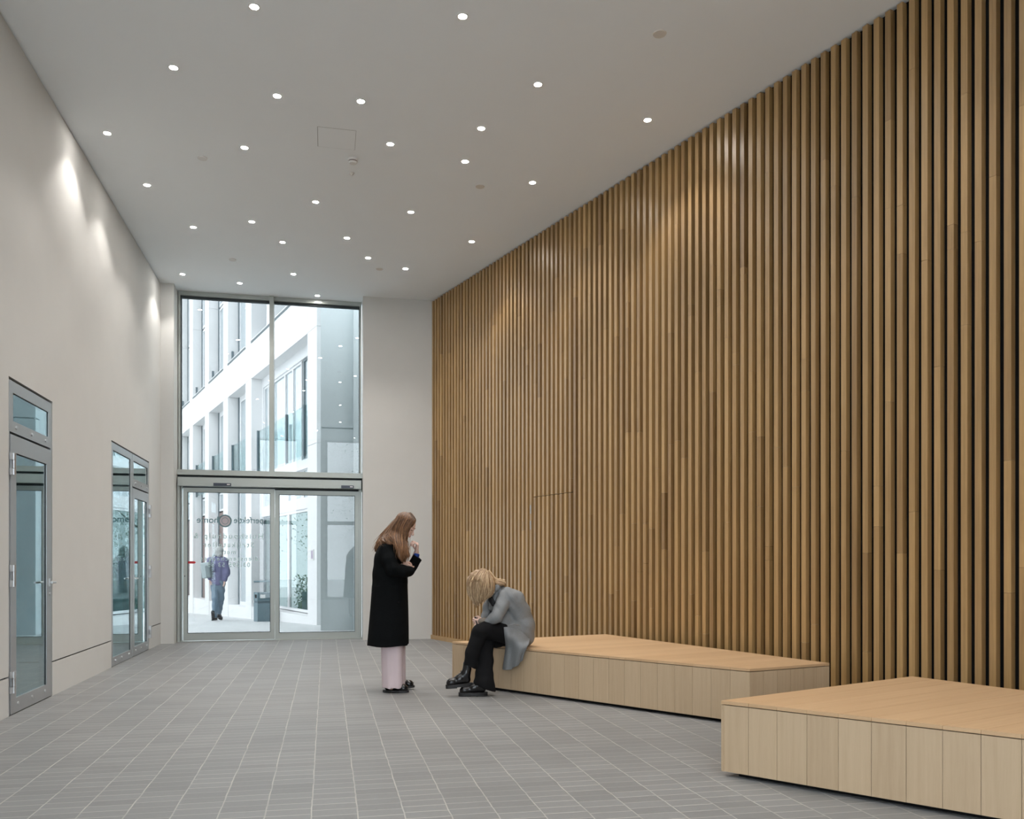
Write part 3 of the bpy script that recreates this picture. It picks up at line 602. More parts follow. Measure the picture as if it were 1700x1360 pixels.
tree(-14.0, 22, 7.5, 'leafy green tree on the left outdoors, seen mirrored in the office glass', 4)
tree(3.2, -9.5, 6, 'leafy green tree behind the camera, faintly mirrored in the entrance glass', 5)
def hedge(x0, x1, y, h, seed, lb):
    r = np.random.default_rng(seed); b = MB()
    for k in range(9000):
        q = np.array([r.uniform(x0, x1), y + r.normal() * .3, r.uniform(.02, h) + slope(y) + .05]); u = r.normal(size=3); u /= np.linalg.norm(u); w = np.cross(u, r.normal(size=3)); w /= np.linalg.norm(w); s = r.uniform(.025, .05)
        b.face([q - u * s, q + w * s * .5, q + u * s, q - w * s * .5])
    b.box(x0, x1, y - .05, y + .05, slope(y) - .02, h * .3 + slope(y))
    tag(b.build('hedge', M_LEAF), lb, 'hedge')
hedge(-11, -4.6, 25.3, 1.1, 8, 'low green hedge on the left outdoors, mirrored in the office ground floor glass')
# ------------------------------------------------------------------ implicit surface modelling for people and clothes
def rotm(rx=0, ry=0, rz=0):
    return np.array(Matrix.Rotation(rz, 3, 'Z') @ Matrix.Rotation(ry, 3, 'Y') @ Matrix.Rotation(rx, 3, 'X'))
class Sdf:
    def __init__(s, res, k=.02): s.res = res; s.k = k; s.p = []
    def cap(s, a, b, ra, rb=None, k=None, sub=False): s.p.append(('c', np.array(a, float), np.array(b, float), ra, ra if rb is None else rb, s.k if k is None else k, sub)); return s
    def chain(s, pts, rs, k=None):
        for i in range(len(pts) - 1): s.cap(pts[i], pts[i + 1], rs[i], rs[i + 1], k)
        return s
    def ell(s, c, r, R=None, k=None, sub=False): s.p.append(('e', np.array(c, float), np.array(r, float), np.eye(3) if R is None else np.array(R, float), 0, s.k if k is None else k, sub)); return s
    def loft(s, zs, cx, cy, rx, ry, k=None, pw=2.4): s.p.append(('l', np.array(zs, float), [np.array(q, float) for q in (cx, cy, rx, ry)], pw, 0, s.k if k is None else k, False)); return s
    def box(s, c, h, R=None, rad=.01, k=None, sub=False): s.p.append(('b', np.array(c, float), np.array(h, float), np.eye(3) if R is None else np.array(R, float), rad, s.k if k is None else k, sub)); return s
    def bounds(s, p):
        if p[0] == 'c': m = max(p[3], p[4]); return np.minimum(p[1], p[2]) - m, np.maximum(p[1], p[2]) + m
        if p[0] == 'e': e = np.sqrt((p[3] ** 2) @ (p[2] ** 2)); return p[1] - e, p[1] + e
        if p[0] == 'b': e = np.abs(p[3]) @ (p[2] + p[4]); return p[1] - e, p[1] + e
        zs, (cx, cy, rx, ry) = p[1], p[2]; return np.array([(cx - rx).min(), (cy - ry).min(), zs.min()]), np.array([(cx + rx).max(), (cy + ry).max(), zs.max()])
    def mesh(s, disp=None, smooth=1):
        B = [s.bounds(p) for p in s.p if not p[6]]; lo = np.min([b[0] for b in B], 0) - .03; hi = np.max([b[1] for b in B], 0) + .03
        n = np.ceil((hi - lo) / s.res).astype(int) + 1; G = np.full(n, .06, np.float32); ax = [lo[i] + np.arange(n[i]) * s.res for i in range(3)]
        for p in s.p:
            k = p[5]; a, b = s.bounds(p); m = max(k, .02) + .03
            i0 = np.clip(np.floor((a - m - lo) / s.res).astype(int), 0, n - 1); i1 = np.clip(np.ceil((b + m - lo) / s.res).astype(int) + 1, 1, n)
            if (i1 <= i0).any(): continue
            sl = tuple(slice(i0[i], i1[i]) for i in range(3)); X, Y, Z = np.meshgrid(*[ax[i][sl[i]] for i in range(3)], indexing='ij')
            if p[0] == 'c':
                ba = p[2] - p[1]; L2 = ba @ ba + 1e-12; h = np.clip(((X - p[1][0]) * ba[0] + (Y - p[1][1]) * ba[1] + (Z - p[1][2]) * ba[2]) / L2, 0, 1)
                d = np.sqrt((X - p[1][0] - h * ba[0]) ** 2 + (Y - p[1][1] - h * ba[1]) ** 2 + (Z - p[1][2] - h * ba[2]) ** 2) - (p[3] + (p[4] - p[3]) * h)
            elif p[0] in 'eb':
                R = p[3]; q = [(X - p[1][0]) * R[0, j] + (Y - p[1][1]) * R[1, j] + (Z - p[1][2]) * R[2, j] for j in range(3)]; r = p[2]
                if p[0] == 'e':
                    k0 = np.sqrt(sum((q[j] / r[j]) ** 2 for j in range(3))); k1 = np.sqrt(sum((q[j] / r[j] ** 2) ** 2 for j in range(3))) + 1e-9; d = k0 * (k0 - 1) / k1
                else:
                    w = [np.abs(q[j]) - r[j] for j in range(3)]; d = np.sqrt(sum(np.maximum(v, 0) ** 2 for v in w)) + np.minimum(np.maximum(w[0], np.maximum(w[1], w[2])), 0) - p[4]
            else:
                zs, (cx, cy, rx, ry), pw = p[1], p[2], p[3]; o = np.argsort(zs); I = lambda v: np.interp(Z, zs[o], v[o])
                a_, b_ = I(rx), I(ry); q = (np.abs((X - I(cx)) / a_) ** pw + np.abs((Y - I(cy)) / b_) ** pw) ** (1 / pw)
                d = (q - 1) * np.minimum(a_, b_); d = np.maximum(d, np.maximum(zs.min() - Z, Z - zs.max()))
            g = G[sl]
            if p[6]: h = np.maximum(k - np.abs(-d - g), 0) / max(k, 1e-6); G[sl] = np.maximum(g, -d) + h * h * k / 4
            else: h = np.maximum(k - np.abs(d - g), 0) / max(k, 1e-6); G[sl] = np.minimum(g, d) - h * h * k / 4
        if disp is not None:
            X, Y, Z = np.meshgrid(*ax, indexing='ij'); G = G + disp(X, Y, Z)
        I = G < 0; c = I[:-1, :-1, :-1].astype(np.int8); cnt = sum(I[i:n[0] - 1 + i, j:n[1] - 1 + j, k:n[2] - 1 + k].astype(np.int8) for i in (0, 1) for j in (0, 1) for k in (0, 1))
        act = np.argwhere((cnt > 0) & (cnt < 8)); idx = -np.ones(cnt.shape, np.int64); idx[tuple(act.T)] = np.arange(len(act))
        corner = {(i, j, k): G[act[:, 0] + i, act[:, 1] + j, act[:, 2] + k] for i in (0, 1) for j in (0, 1) for k in (0, 1)}
        acc = np.zeros((len(act), 3)); num = np.zeros(len(act))
        for a in corner:
            for axis in range(3):
                if a[axis] == 0:
                    b = list(a); b[axis] = 1; b = tuple(b); va, vb = corner[a], corner[b]; m = (va < 0) != (vb < 0); t = np.where(m, va / (va - vb + 1e-12), 0)
                    pos = np.tile(np.array(a, float), (len(act), 1)); pos[:, axis] = t; acc[m] += pos[m]; num[m] += 1
        V = lo + (act + acc / num[:, None]) * s.res; F = []
        for axis in range(3):
            a1, a2 = [(1, 2), (2, 0), (0, 1)][axis]; sh = [slice(None)] * 3; sh2 = list(sh); sh[axis] = slice(0, -1); sh2[axis] = slice(1, None)
            A, Bq = I[tuple(sh)], I[tuple(sh2)]; e = np.argwhere(A != Bq); e = e[(e[:, a1] > 0) & (e[:, a2] > 0) & (e[:, a1] < n[a1] - 1) & (e[:, a2] < n[a2] - 1)]
            ins = A[tuple(e.T)]; q = []
            for o1, o2 in ((-1, -1), (0, -1), (0, 0), (-1, 0)):
                f = e.copy(); f[:, a1] += o1; f[:, a2] += o2; q.append(idx[tuple(f.T)])
            q = np.stack(q, 1); q[~ins] = q[~ins][:, ::-1]; F.append(q)
        F = np.concatenate(F); F = F[(F >= 0).all(1)]
        for _ in range(smooth):
            E = np.concatenate([F[:, [0, 1]], F[:, [1, 2]], F[:, [2, 3]], F[:, [3, 0]]]); sm = np.zeros_like(V); ct = np.zeros(len(V))
            np.add.at(sm, E[:, 0], V[E[:, 1]]); np.add.at(sm, E[:, 1], V[E[:, 0]]); np.add.at(ct, E[:, 0], 1); np.add.at(ct, E[:, 1], 1)
            V = V * .5 + .5 * sm / np.maximum(ct, 1)[:, None]
        return V, F
    def build(s, name, m, parent, disp=None, smooth=1):
        V, F = s.mesh(disp, smooth); me = bpy.data.meshes.new(name); me.from_pydata(V.tolist(), [], F.tolist()); me.polygons.foreach_set('use_smooth', [True] * len(me.polygons)); me.update()
        return link(name, me, m, parent)
def hand(sd, w, X, Y, L=1.0, curl=(.4, .5, .4), thumb=.6, spread=.12, side=1):
    """w wrist, X towards the fingers, Y across towards the thumb; palm normal = X x Y * side; curl angles close towards the palm"""
    w = np.array(w, float); X = np.array(X, float); X /= np.linalg.norm(X); Y = np.array(Y, float); Y -= X * (X @ Y); Y /= np.linalg.norm(Y); Zp = np.cross(X, Y) * side
    def P(a, b, c): return w + (X * a + Y * b + Zp * c) * L
    for y in (-.028, -.009, .010, .028): sd.cap(P(.005, y * .55, 0), P(.078 - abs(y - .01) * .25, y, 0), .013 * L, .0115 * L, .010)
    for i, (y, l, r) in enumerate(((-.030, .8, .0075), (-.010, .95, .0085), (.010, 1.0, .0088), (.030, .92, .0085))):
        a0 = 0; p = P(.080 - abs(y - .01) * .25, y, 0); an = math.atan(y * spread / .04)
        for ln, cu in zip((.043 * l, .027 * l, .021 * l), curl):
            a0 += cu + .05 * i - .07; dv = X * math.cos(a0) * math.cos(an) + Y * math.sin(an) + Zp * math.sin(a0); q = p + dv * ln * L; sd.cap(p, q, r * L, r * .88 * L, .003); p = q
    t0 = P(.018, .026, .004); t1 = P(.048, .048, .012 + .02 * thumb); t2 = P(.075, .05 - .015 * thumb, .02 + .03 * thumb); t3 = P(.095, .046 - .03 * thumb, .022 + .035 * thumb)
    sd.cap(t0, t1, .014 * L, .0105 * L, .006); sd.cap(t1, t2, .0105 * L, .0092 * L, .003); sd.cap(t2, t3, .0092 * L, .0078 * L, .003)
def head(sd, C, R, sc=1.0, face=True):
    """C centre of the skull, R 3x3 with columns forward, left, up"""
    C = np.array(C, float); R = np.array(R, float)
    def P(x, y, z): return C + R @ (np.array((x, y, z)) * sc)
    def E(c, r, k=.012, sub=False): sd.ell(P(*c), np.array(r) * sc, R, k, sub)
    E((-.012, 0, .028), (.093, .073, .082), .02); E((.018, 0, -.02), (.066, .062, .085), .02); E((.03, 0, -.065), (.050, .045, .045), .02)
    sd.cap(P(.052, .010, -.098), P(.052, -.010, -.098), .019 * sc, .019 * sc, .014)
    for y in (-1, 1):
        sd.cap(P(-.005, y * .055, -.055), P(.045, y * .022, -.092), .018 * sc, .016 * sc, .016)
        E((.052, y * .034, -.038), (.026, .022, .026), .014)
        sd.cap(P(.078, y * .012, .018), P(.066, y * .045, .016), .010 * sc, .008 * sc, .010)
        E((.084, y * .031, -.002), (.014, .015, .010), .006, True); E((.066, y * .031, -.003), (.0135, .0135, .0135), .003)
        E((-.006, y * .076, -.012), (.016, .007, .030), .004)
        E((.098, y * .008, -.038), (.009, .007, .006), .005)
    sd.cap(P(.080, 0, .006), P(.103, 0, -.032), .0065 * sc, .0095 * sc, .008)
    sd.cap(P(.084, .012, -.058), P(.084, -.012, -.058), .0065 * sc, .0065 * sc, .006); sd.cap(P(.082, .010, -.068), P(.082, -.010, -.068), .0075 * sc, .0075 * sc, .006)
    return P
def face_parts(par, P, R, sc=1.0, both=True):
    b = MB()
    for y in ((-1, 1) if both else (-1,)):
        b.tube([P(.0815, y * .018, -.004), P(.083, y * .026, -.001), P(.080, y * .036, -.001), P(.073, y * .046, -.005)], [.0012, .0026, .0026, .0015], 6)
    b.build('eyelashes', M_EYE, par, smooth=True)
    b = MB()
    for y in ((-1, 1) if both else (-1,)):
        b.tube([P(.0885, y * .014, .022), P(.086, y * .028, .027), P(.074, y * .045, .024)], [.0022, .0028, .0012], 6)
    b.build('eyebrows', M_BROW, par, smooth=True)
    s2 = Sdf(.002, .003); s2.cap(P(.0875, .012, -.0590), P(.0875, -.012, -.0590), .0048, .0048); s2.cap(P(.086, .009, -.0685), P(.086, -.009, -.0685), .0055, .0055)
    s2.build('lips', M_LIP, par)
def smooth_poly(pts, n=18):
    """Catmull-Rom resampling"""
    P = np.array(pts, float); P = np.vstack([2 * P[0] - P[1], P, 2 * P[-1] - P[-2]]); out = []; m = len(P) - 3
    for q in np.linspace(0, m - 1e-6, n):
        i = int(q); t = q - i; a, b, c, d = P[i:i + 4]; out.append(.5 * ((2 * b) + (c - a) * t + (2 * a - 5 * b + 4 * c - d) * t * t + (3 * b - a - 3 * c + d) * t ** 3))
    return np.array(out)
def hair(par, m, guides, shell, scalp=None, n=260, r=.0032, jit=.012, wave=.006, seed=1, shell_tone=.1, lift=.012, tvar=.28, tbase=.18, ombre=.25, skip=-1):
    r_ = np.random.default_rng(seed); G = [smooth_poly(g, 20) for g in guides]; b = MB()
    V, F = shell.mesh(None, 2); b.add(V, F.tolist(), shell_tone)
    for i in range(n):
        k = r_.uniform(0, len(G) - 1.001); a = int(k); t = (k - a) if a != skip else 0; c = G[a] * (1 - t) + G[a + 1] * t
        q = np.linspace(0, 1, len(c)); off = r_.normal(size=3) * jit; ph = r_.uniform(0, 6.28); fr_ = r_.uniform(7, 13); cut = r_.uniform(.82, 1.0)
        amp = (wave * q)[:, None] * np.stack([np.sin(q * fr_ + ph), np.cos(q * fr_ * .9 + ph), np.zeros_like(q)], 1)
        c = c + off * (.35 + q[:, None]) + amp
        if scalp:
            sc_, sR, sr = scalp; l_ = ((c - sc_) @ sR) / sr; n_ = np.linalg.norm(l_, axis=1); k_ = np.where(n_ < 1.03, 1.03 / np.maximum(n_, .3), 1) ; c = sc_ + ((l_ * k_[:, None]) * sr) @ sR.T
        m_ = max(6, int(len(c) * cut)); c = c[:m_]
        w = r * r_.uniform(.6, 1.3) * np.clip(np.minimum(1, 1.25 - np.linspace(0, 1, m_) ** 3 * 1.1), .12, 1)
        t0_ = float(np.clip(r_.normal(tbase, tvar), -.3, .9)); b.tube(c, list(w), 5, [t0_ + ombre * (q_ / m_) for q_ in range(m_)], caps=False)
    return b.build('hair', m, par, smooth=True)
def shoe_outline(L, wb, wh, n=40):
    out = []
    for i in range(n):
        a = 2 * math.pi * i / n; x = math.cos(a); y = math.sin(a); w = wb if x > -.1 else wh + (wb - wh) * max(0, (x + 1) / .9)
        out.append((L / 2 * (abs(x) ** .85) * (1 if x > 0 else -1), w * (abs(y) ** .75) * (1 if y > 0 else -1)))
    return out
def shoe(par, M4, L=.25, boot=True, sole_h=.03, name='shoe'):
    """M4 places the shoe: x to the toe, z up, origin under the middle of the sole"""
    e = bpy.data.objects.new(name, None); s = Sdf(.004, .02); w = .043; z = sole_h
    s.cap((L * .5 - .055, .004, z + .018), (L * .5 - .055, -.004, z + .018), .034, .034); s.cap((L * .5 - .045, 0, z + .012), (-L * .05, 0, z + .035), .036, .036)
    s.cap((-L * .05, 0, z + .035), (-L * .5 + .05, 0, z + .03), .036, .034); s.cap((0, 0, z + .045), (-L * .26, 0, z + (.085 if boot else .05)), .034, .036)
    if boot: s.cap((-L * .27, 0, z + .07), (-L * .36, 0, z + (.165 if boot == 1 else .10)), .038, .042 if boot == 1 else .036, .02)
    else: s.ell((-L * .22, 0, z + .085), (.07, .03, .035), None, .004, True)
    s.box((0, 0, z - .05), (.3, .2, .05), None, .0, .001, True)
    up = s.build('shoe', M_LEATH, par, smooth=1); up.matrix_basis = M4
    b = MB(); o = shoe_outline(L, w, .034); sc = .97
    b.prism(o, .008, z); hb = [p for p in o if p[0] < -.02]; hb = hb; fb_ = [p for p in o if p[0] > .012]
    if boot: b.prism(fb_, 0, .009); b.prism(hb, 0, .009)
    else: b.prism(hb, 0, .0095); b.prism(fb_, .003, .009)
    b.build('sole', M_SOLE, up, bevel=.002)
    b = MB()
    if boot:
        for i in range(6):
            x = .045 - i * .022; zz = z + .062 + i * .014 + (0 if i < 3 else .012 * (i - 2)); b.tube([(x, -.026, zz - .014), (x - .004, 0, zz + .002), (x, .026, zz - .014)], .0022, 6)
    else:
        b.tube([(.035, -.036, z + .025), (.03, -.018, z + .057), (.03, 0, z + .066), (.03, .018, z + .057), (.035, .036, z + .025)], .005, 8)
        b.tube([(.10, -.03, z + .02), (.115, 0, z + .03), (.10, .03, z + .02)], .002, 6)
    b.build('laces' if boot else 'strap', M_LACE, up, smooth=True)
    return up
def frame_of(px0, d0):
    lat0 = (px0 - 850) / F_PX * d0; X, Y = to_world(lat0, d0)
    def L(px, py, w=0):
        d = d0 + w; return np.array(((px - 850) / F_PX * d - lat0, w, EYE - (py - HOR) * d / F_PX))
    return (X, Y), L
def mx(loc, fwd, up=(0, 0, 1)):
    f = Vector(fwd).normalized(); u = Vector(up); u = (u - f * u.dot(f)).normalized(); l = u.cross(f)
    M = Matrix((f, l, u)).transposed().to_4x4(); M.translation = Vector(loc); return M
# ------------------------------------------------------------------ standing woman in a long black coat
def nrm(v): v = np.array(v, float); return v / np.linalg.norm(v)
def woman_standing():
    (X, Y), L = frame_of(655, 7.92)
    w = empty('person', (X, Y, 0), -T); tag(w, 'standing person in long black coat and pale pink trousers, long auburn hair, hand at face', 'person')
    # head: tilted forward about 32 degrees, turned a touch towards the viewer
    t = math.radians(32); yaw = math.radians(-7)
    fwd = np.array((math.cos(t) * math.cos(yaw), math.cos(t) * math.sin(yaw), -math.sin(t))); lft = np.array((-math.sin(yaw), math.cos(yaw), 0)); up = np.cross(fwd, lft); R = np.stack([fwd, lft, up], 1)
    C = L(673.6, 873.5, 0)
    s = Sdf(.004, .02); P = head(s, C, R, .98)
    s.cap(C + R @ np.array((-.03, 0, -.06)), L(653, 906, 0), .050, .056, .03)
    s.cap(L(653, 906, 0), L(645, 930, 0), .09, .11, .03); s.cap(L(645, 930), L(645, 1010), .11, .12)
    for y in (-1, 1): s.chain([L(650, 1010, y * .09), L(652, 1080, y * .10), L(650, 1138, y * .11)], [.085, .055, .042])
    s.chain([L(643, 914, -.16), L(650, 945, -.20), L(668, 941, -.12)], [.05, .036, .028]); s.chain([L(645, 914, .16), L(679, 945, .09), L(691.6, 917, .015)], [.05, .028, .024])
    hand(s, L(691.6, 916.5, .01), L(693.2, 901, 0) - L(691.6, 916.5, .01), (-.25, .97, .0), .98, (1.15, 1.15, .8), .8, .05, side=1)
    hand(s, L(669, 936, -.125), L(684, 945, -.085) - L(669, 934.5, -.125), (.35, -.1, .9), .86, (.30, .45, .4), .2, .10, side=-1)
    body = s.build('body', M_SKIN, w, smooth=1)
    face_parts(w, P, R, .98)
    # coat
    rows = [(900, 639, 660, .09), (905, 632, 665, .16), (911, 627.5, 668, .195), (920, 624, 671, .215), (932, 621.5, 673, .215), (945, 620, 675, .21), (960, 619, 676, .205), (985, 617.5, 676.5, .21), (1012, 615.5, 677.3, .22), (1042, 613.2, 677.8, .235), (1070.5, 611, 678, .25)]
    z = [L(0, r[0])[2] for r in rows]; x0 = [L(r[1], r[0])[0] for r in rows]; x1 = [L(r[2], r[0])[0] for r in rows]
    cx = [(a + b) / 2 for a, b in zip(x0, x1)]; rx = [(b - a) / 2 for a, b in zip(x0, x1)]
    c = Sdf(.006, .03); c.loft(z, cx, [0] * len(z), rx, [r[3] for r in rows], pw=2.3)
    c.chain([L(641, 915, -.155), L(647, 930, -.205), L(652, 945, -.225), L(668, 948, -.19), L(680, 948.5, -.13)], [.068, .066, .064, .056, .046], .02)
    c.chain([L(643, 915, .15), L(660, 938, .17), L(679, 948.5, .10)], [.068, .066, .052], .025)
    c.cap(L(679.5, 949, .09), L(693.2, 925.5, .02), .045, .050, .012)
    Rc = np.stack([nrm((.64, 0, .77)), np.array((0, 1., 0)), nrm((-.77, 0, .64))], 1); c.box(L(693, 924.5, .02) + nrm((.64, 0, .77)) * .062, (.06, .09, .09), Rc, 0, .001, True); c.cap(L(690.5, 930, .033), L(694.5, 919, .01), .033, .036, .001, sub=True)
    c.cap(L(645, 902, -.07), L(657, 906, -.05), .028, .03, .02); c.cap(L(645, 902, .07), L(657, 906, .05), .028, .03, .02)
    def folds(X_, Y_, Z_):
        k = np.clip((.95 - Z_) / .5, 0, 1); return .0025 * k * np.sin(np.arctan2(Y_, X_ + .02) * 5 + Z_ * 2.0) + .0025 * np.sin(Z_ * 38 + X_ * 25 + Y_ * 9) * (Z_ > .98)
    coat = c.build('coat', M_COATB, w, folds, 1)
    b = MB(); xf = L(664, 1000, -.17); b.tube([xf + np.array((-.012, -.02, 0)), xf + np.array((-.012, -.027, 0))], .009, 12); b.build('button', M_TROU, coat)
    cf = Sdf(.004, .006); cf.cap(L(687, 936, .055), L(691.6, 921, .018), .030, .028); cf.box(L(691.6, 920.5, .01) + nrm((.35, 0, .94)) * .04, (.06, .06, .03), np.stack([nrm((.94, 0, -.35)), np.array((0, 1., 0)), nrm((.35, 0, .94))], 1), 0, .001, True)
    cf.build('shirt_cuff', M_BLUE, w)
    # trousers
    p = Sdf(.006, .012)
    for y, x0_, x1_, hz in ((-.095, 634, 669, 1141.5), (.09, 640, 673, 1137)):
        rw = [(1040, x0_ - 1, x1_ - .5), (1066, x0_ - .5, x1_), (1095, x0_, x1_), (1120, x0_ + .6, x1_ + .2), (hz, x0_ + 1.5, x1_ + .5)]
        zz = [L(0, r[0], y)[2] for r in rw]; a = [L(r[1], r[0], y)[0] for r in rw]; b_ = [L(r[2], r[0], y)[0] for r in rw]
        p.loft(zz, [(m + n) / 2 for m, n in zip(a, b_)], [y] * 5, [(n - m) / 2 for m, n in zip(a, b_)], [.088, .088, .086, .085, .088])
    def pf(X_, Y_, Z_): return .0035 * np.sin(X_ * 75 + .5 * np.sin(Z_ * 5)) * (Y_ < .02)
    p.build('trousers', M_PINK, w, pf, 1)
    def flat(px, py, w_): v = L(px, py, w_); v[2] = 0; return v
    a = flat(655, 1150, -.10); shoe(w, mx(a + np.array((.012, 0, 0)), (1, -.10, 0)), .245, False, .022)
    a = flat(668, 1145, .10); M4 = mx(a + np.array((0, 0, .004)), (1, .05, .10), (0, 0, 1)); shoe(w, M4, .235, False, .022)
    # hair
    g = [[(682, 853.5, -.02), (688, 863, -.05), (683, 870, -.072), (677, 879, -.084), (675, 888, -.088), (673, 898, -.09), (676, 910, -.13), (678.5, 921, -.15), (676.5, 931, -.16)],
         [(679, 852.5, -.02), (680, 862, -.06), (675, 872, -.082), (671, 884, -.095), (669, 896, -.10), (671, 909, -.16), (674.5, 920, -.19), (672, 932, -.19)],
         [(676, 852.5, -.01), (672, 862, -.065), (667, 873, -.088), (664, 886, -.10), (664, 898, -.15), (667, 911, -.20), (667, 922, -.215), (668, 934, -.215)],
         [(674, 852.5, -.01), (666, 862, -.06), (660, 874, -.085), (657, 886, -.105), (659, 899, -.18), (662, 912, -.225), (662, 921, -.235), (666, 930, -.235)],
         [(671, 853, -.005), (661, 863, -.05), (654, 875, -.07), (649, 886, -.10), (651, 892, -.15), (656, 897, -.20), (660, 904, -.22)],
         [(670, 853.5, 0), (658, 865, -.04), (649, 877, -.055), (641, 888, -.08), (634, 895, -.14), (641, 900, -.19), (652, 902, -.21)],
         [(669, 854, 0), (656, 866, -.02), (645, 879, -.03), (636, 891, -.05), (629.5, 901, -.06), (627, 909, -.06), (625.5, 914, -.06)],
         [(669, 854, .02), (654, 867, .02), (642, 881, .02), (633, 893, .02), (627, 903, .02), (624.5, 910, .02), (624, 915, .02)],
         [(671, 853, .03), (658, 864, .06), (650, 876, .07), (643, 888, .08), (637, 898, .10), (634, 908, .10)]]
    G = [[L(*q) for q in gg] for gg in g]
    far = [[L(*q) for q in gg] for gg in [[(682, 853.5, .0), (687, 862, .04), (682, 871, .078), (675, 882, .088), (672, 896, .09), (674, 910, .08), (675, 924, .03)], [(677, 852.5, .02), (672, 864, .075), (666, 878, .09), (664, 892, .10), (670, 908, .10), (674, 922, .05)], [(671, 853, .03), (660, 865, .07), (652, 878, .085), (648, 890, .10), (650, 900, .12)]]]
    sh = Sdf(.006, .02); sh.ell(C + R @ np.array((-.022, 0, .034)), (.096, .082, .084), R)
    for gi, gg in enumerate(G + far):
        q = smooth_poly(gg, 9); off = np.array((0, .018 if gi < 7 else -.012, -.008)); rr = [.010, .016, .020, .022, .023, .022, .020, .015, .008]
        if gi == 0: rr = [v * .55 for v in rr]
        if gi in (4, 5, 6, 7): rr = [v * .72 for v in rr]
        sh.chain([a_ + off for a_ in q], rr, .016)
    hair(w, M_HAIR1, far[::-1] + G, sh, (C + R @ np.array((-.022, 0, .034)), R, np.array((.096, .082, .084))), 760, .0021, .012, .013, 2, -.12, tbase=-.12, tvar=.22, ombre=.42, skip=2)
woman_standing()
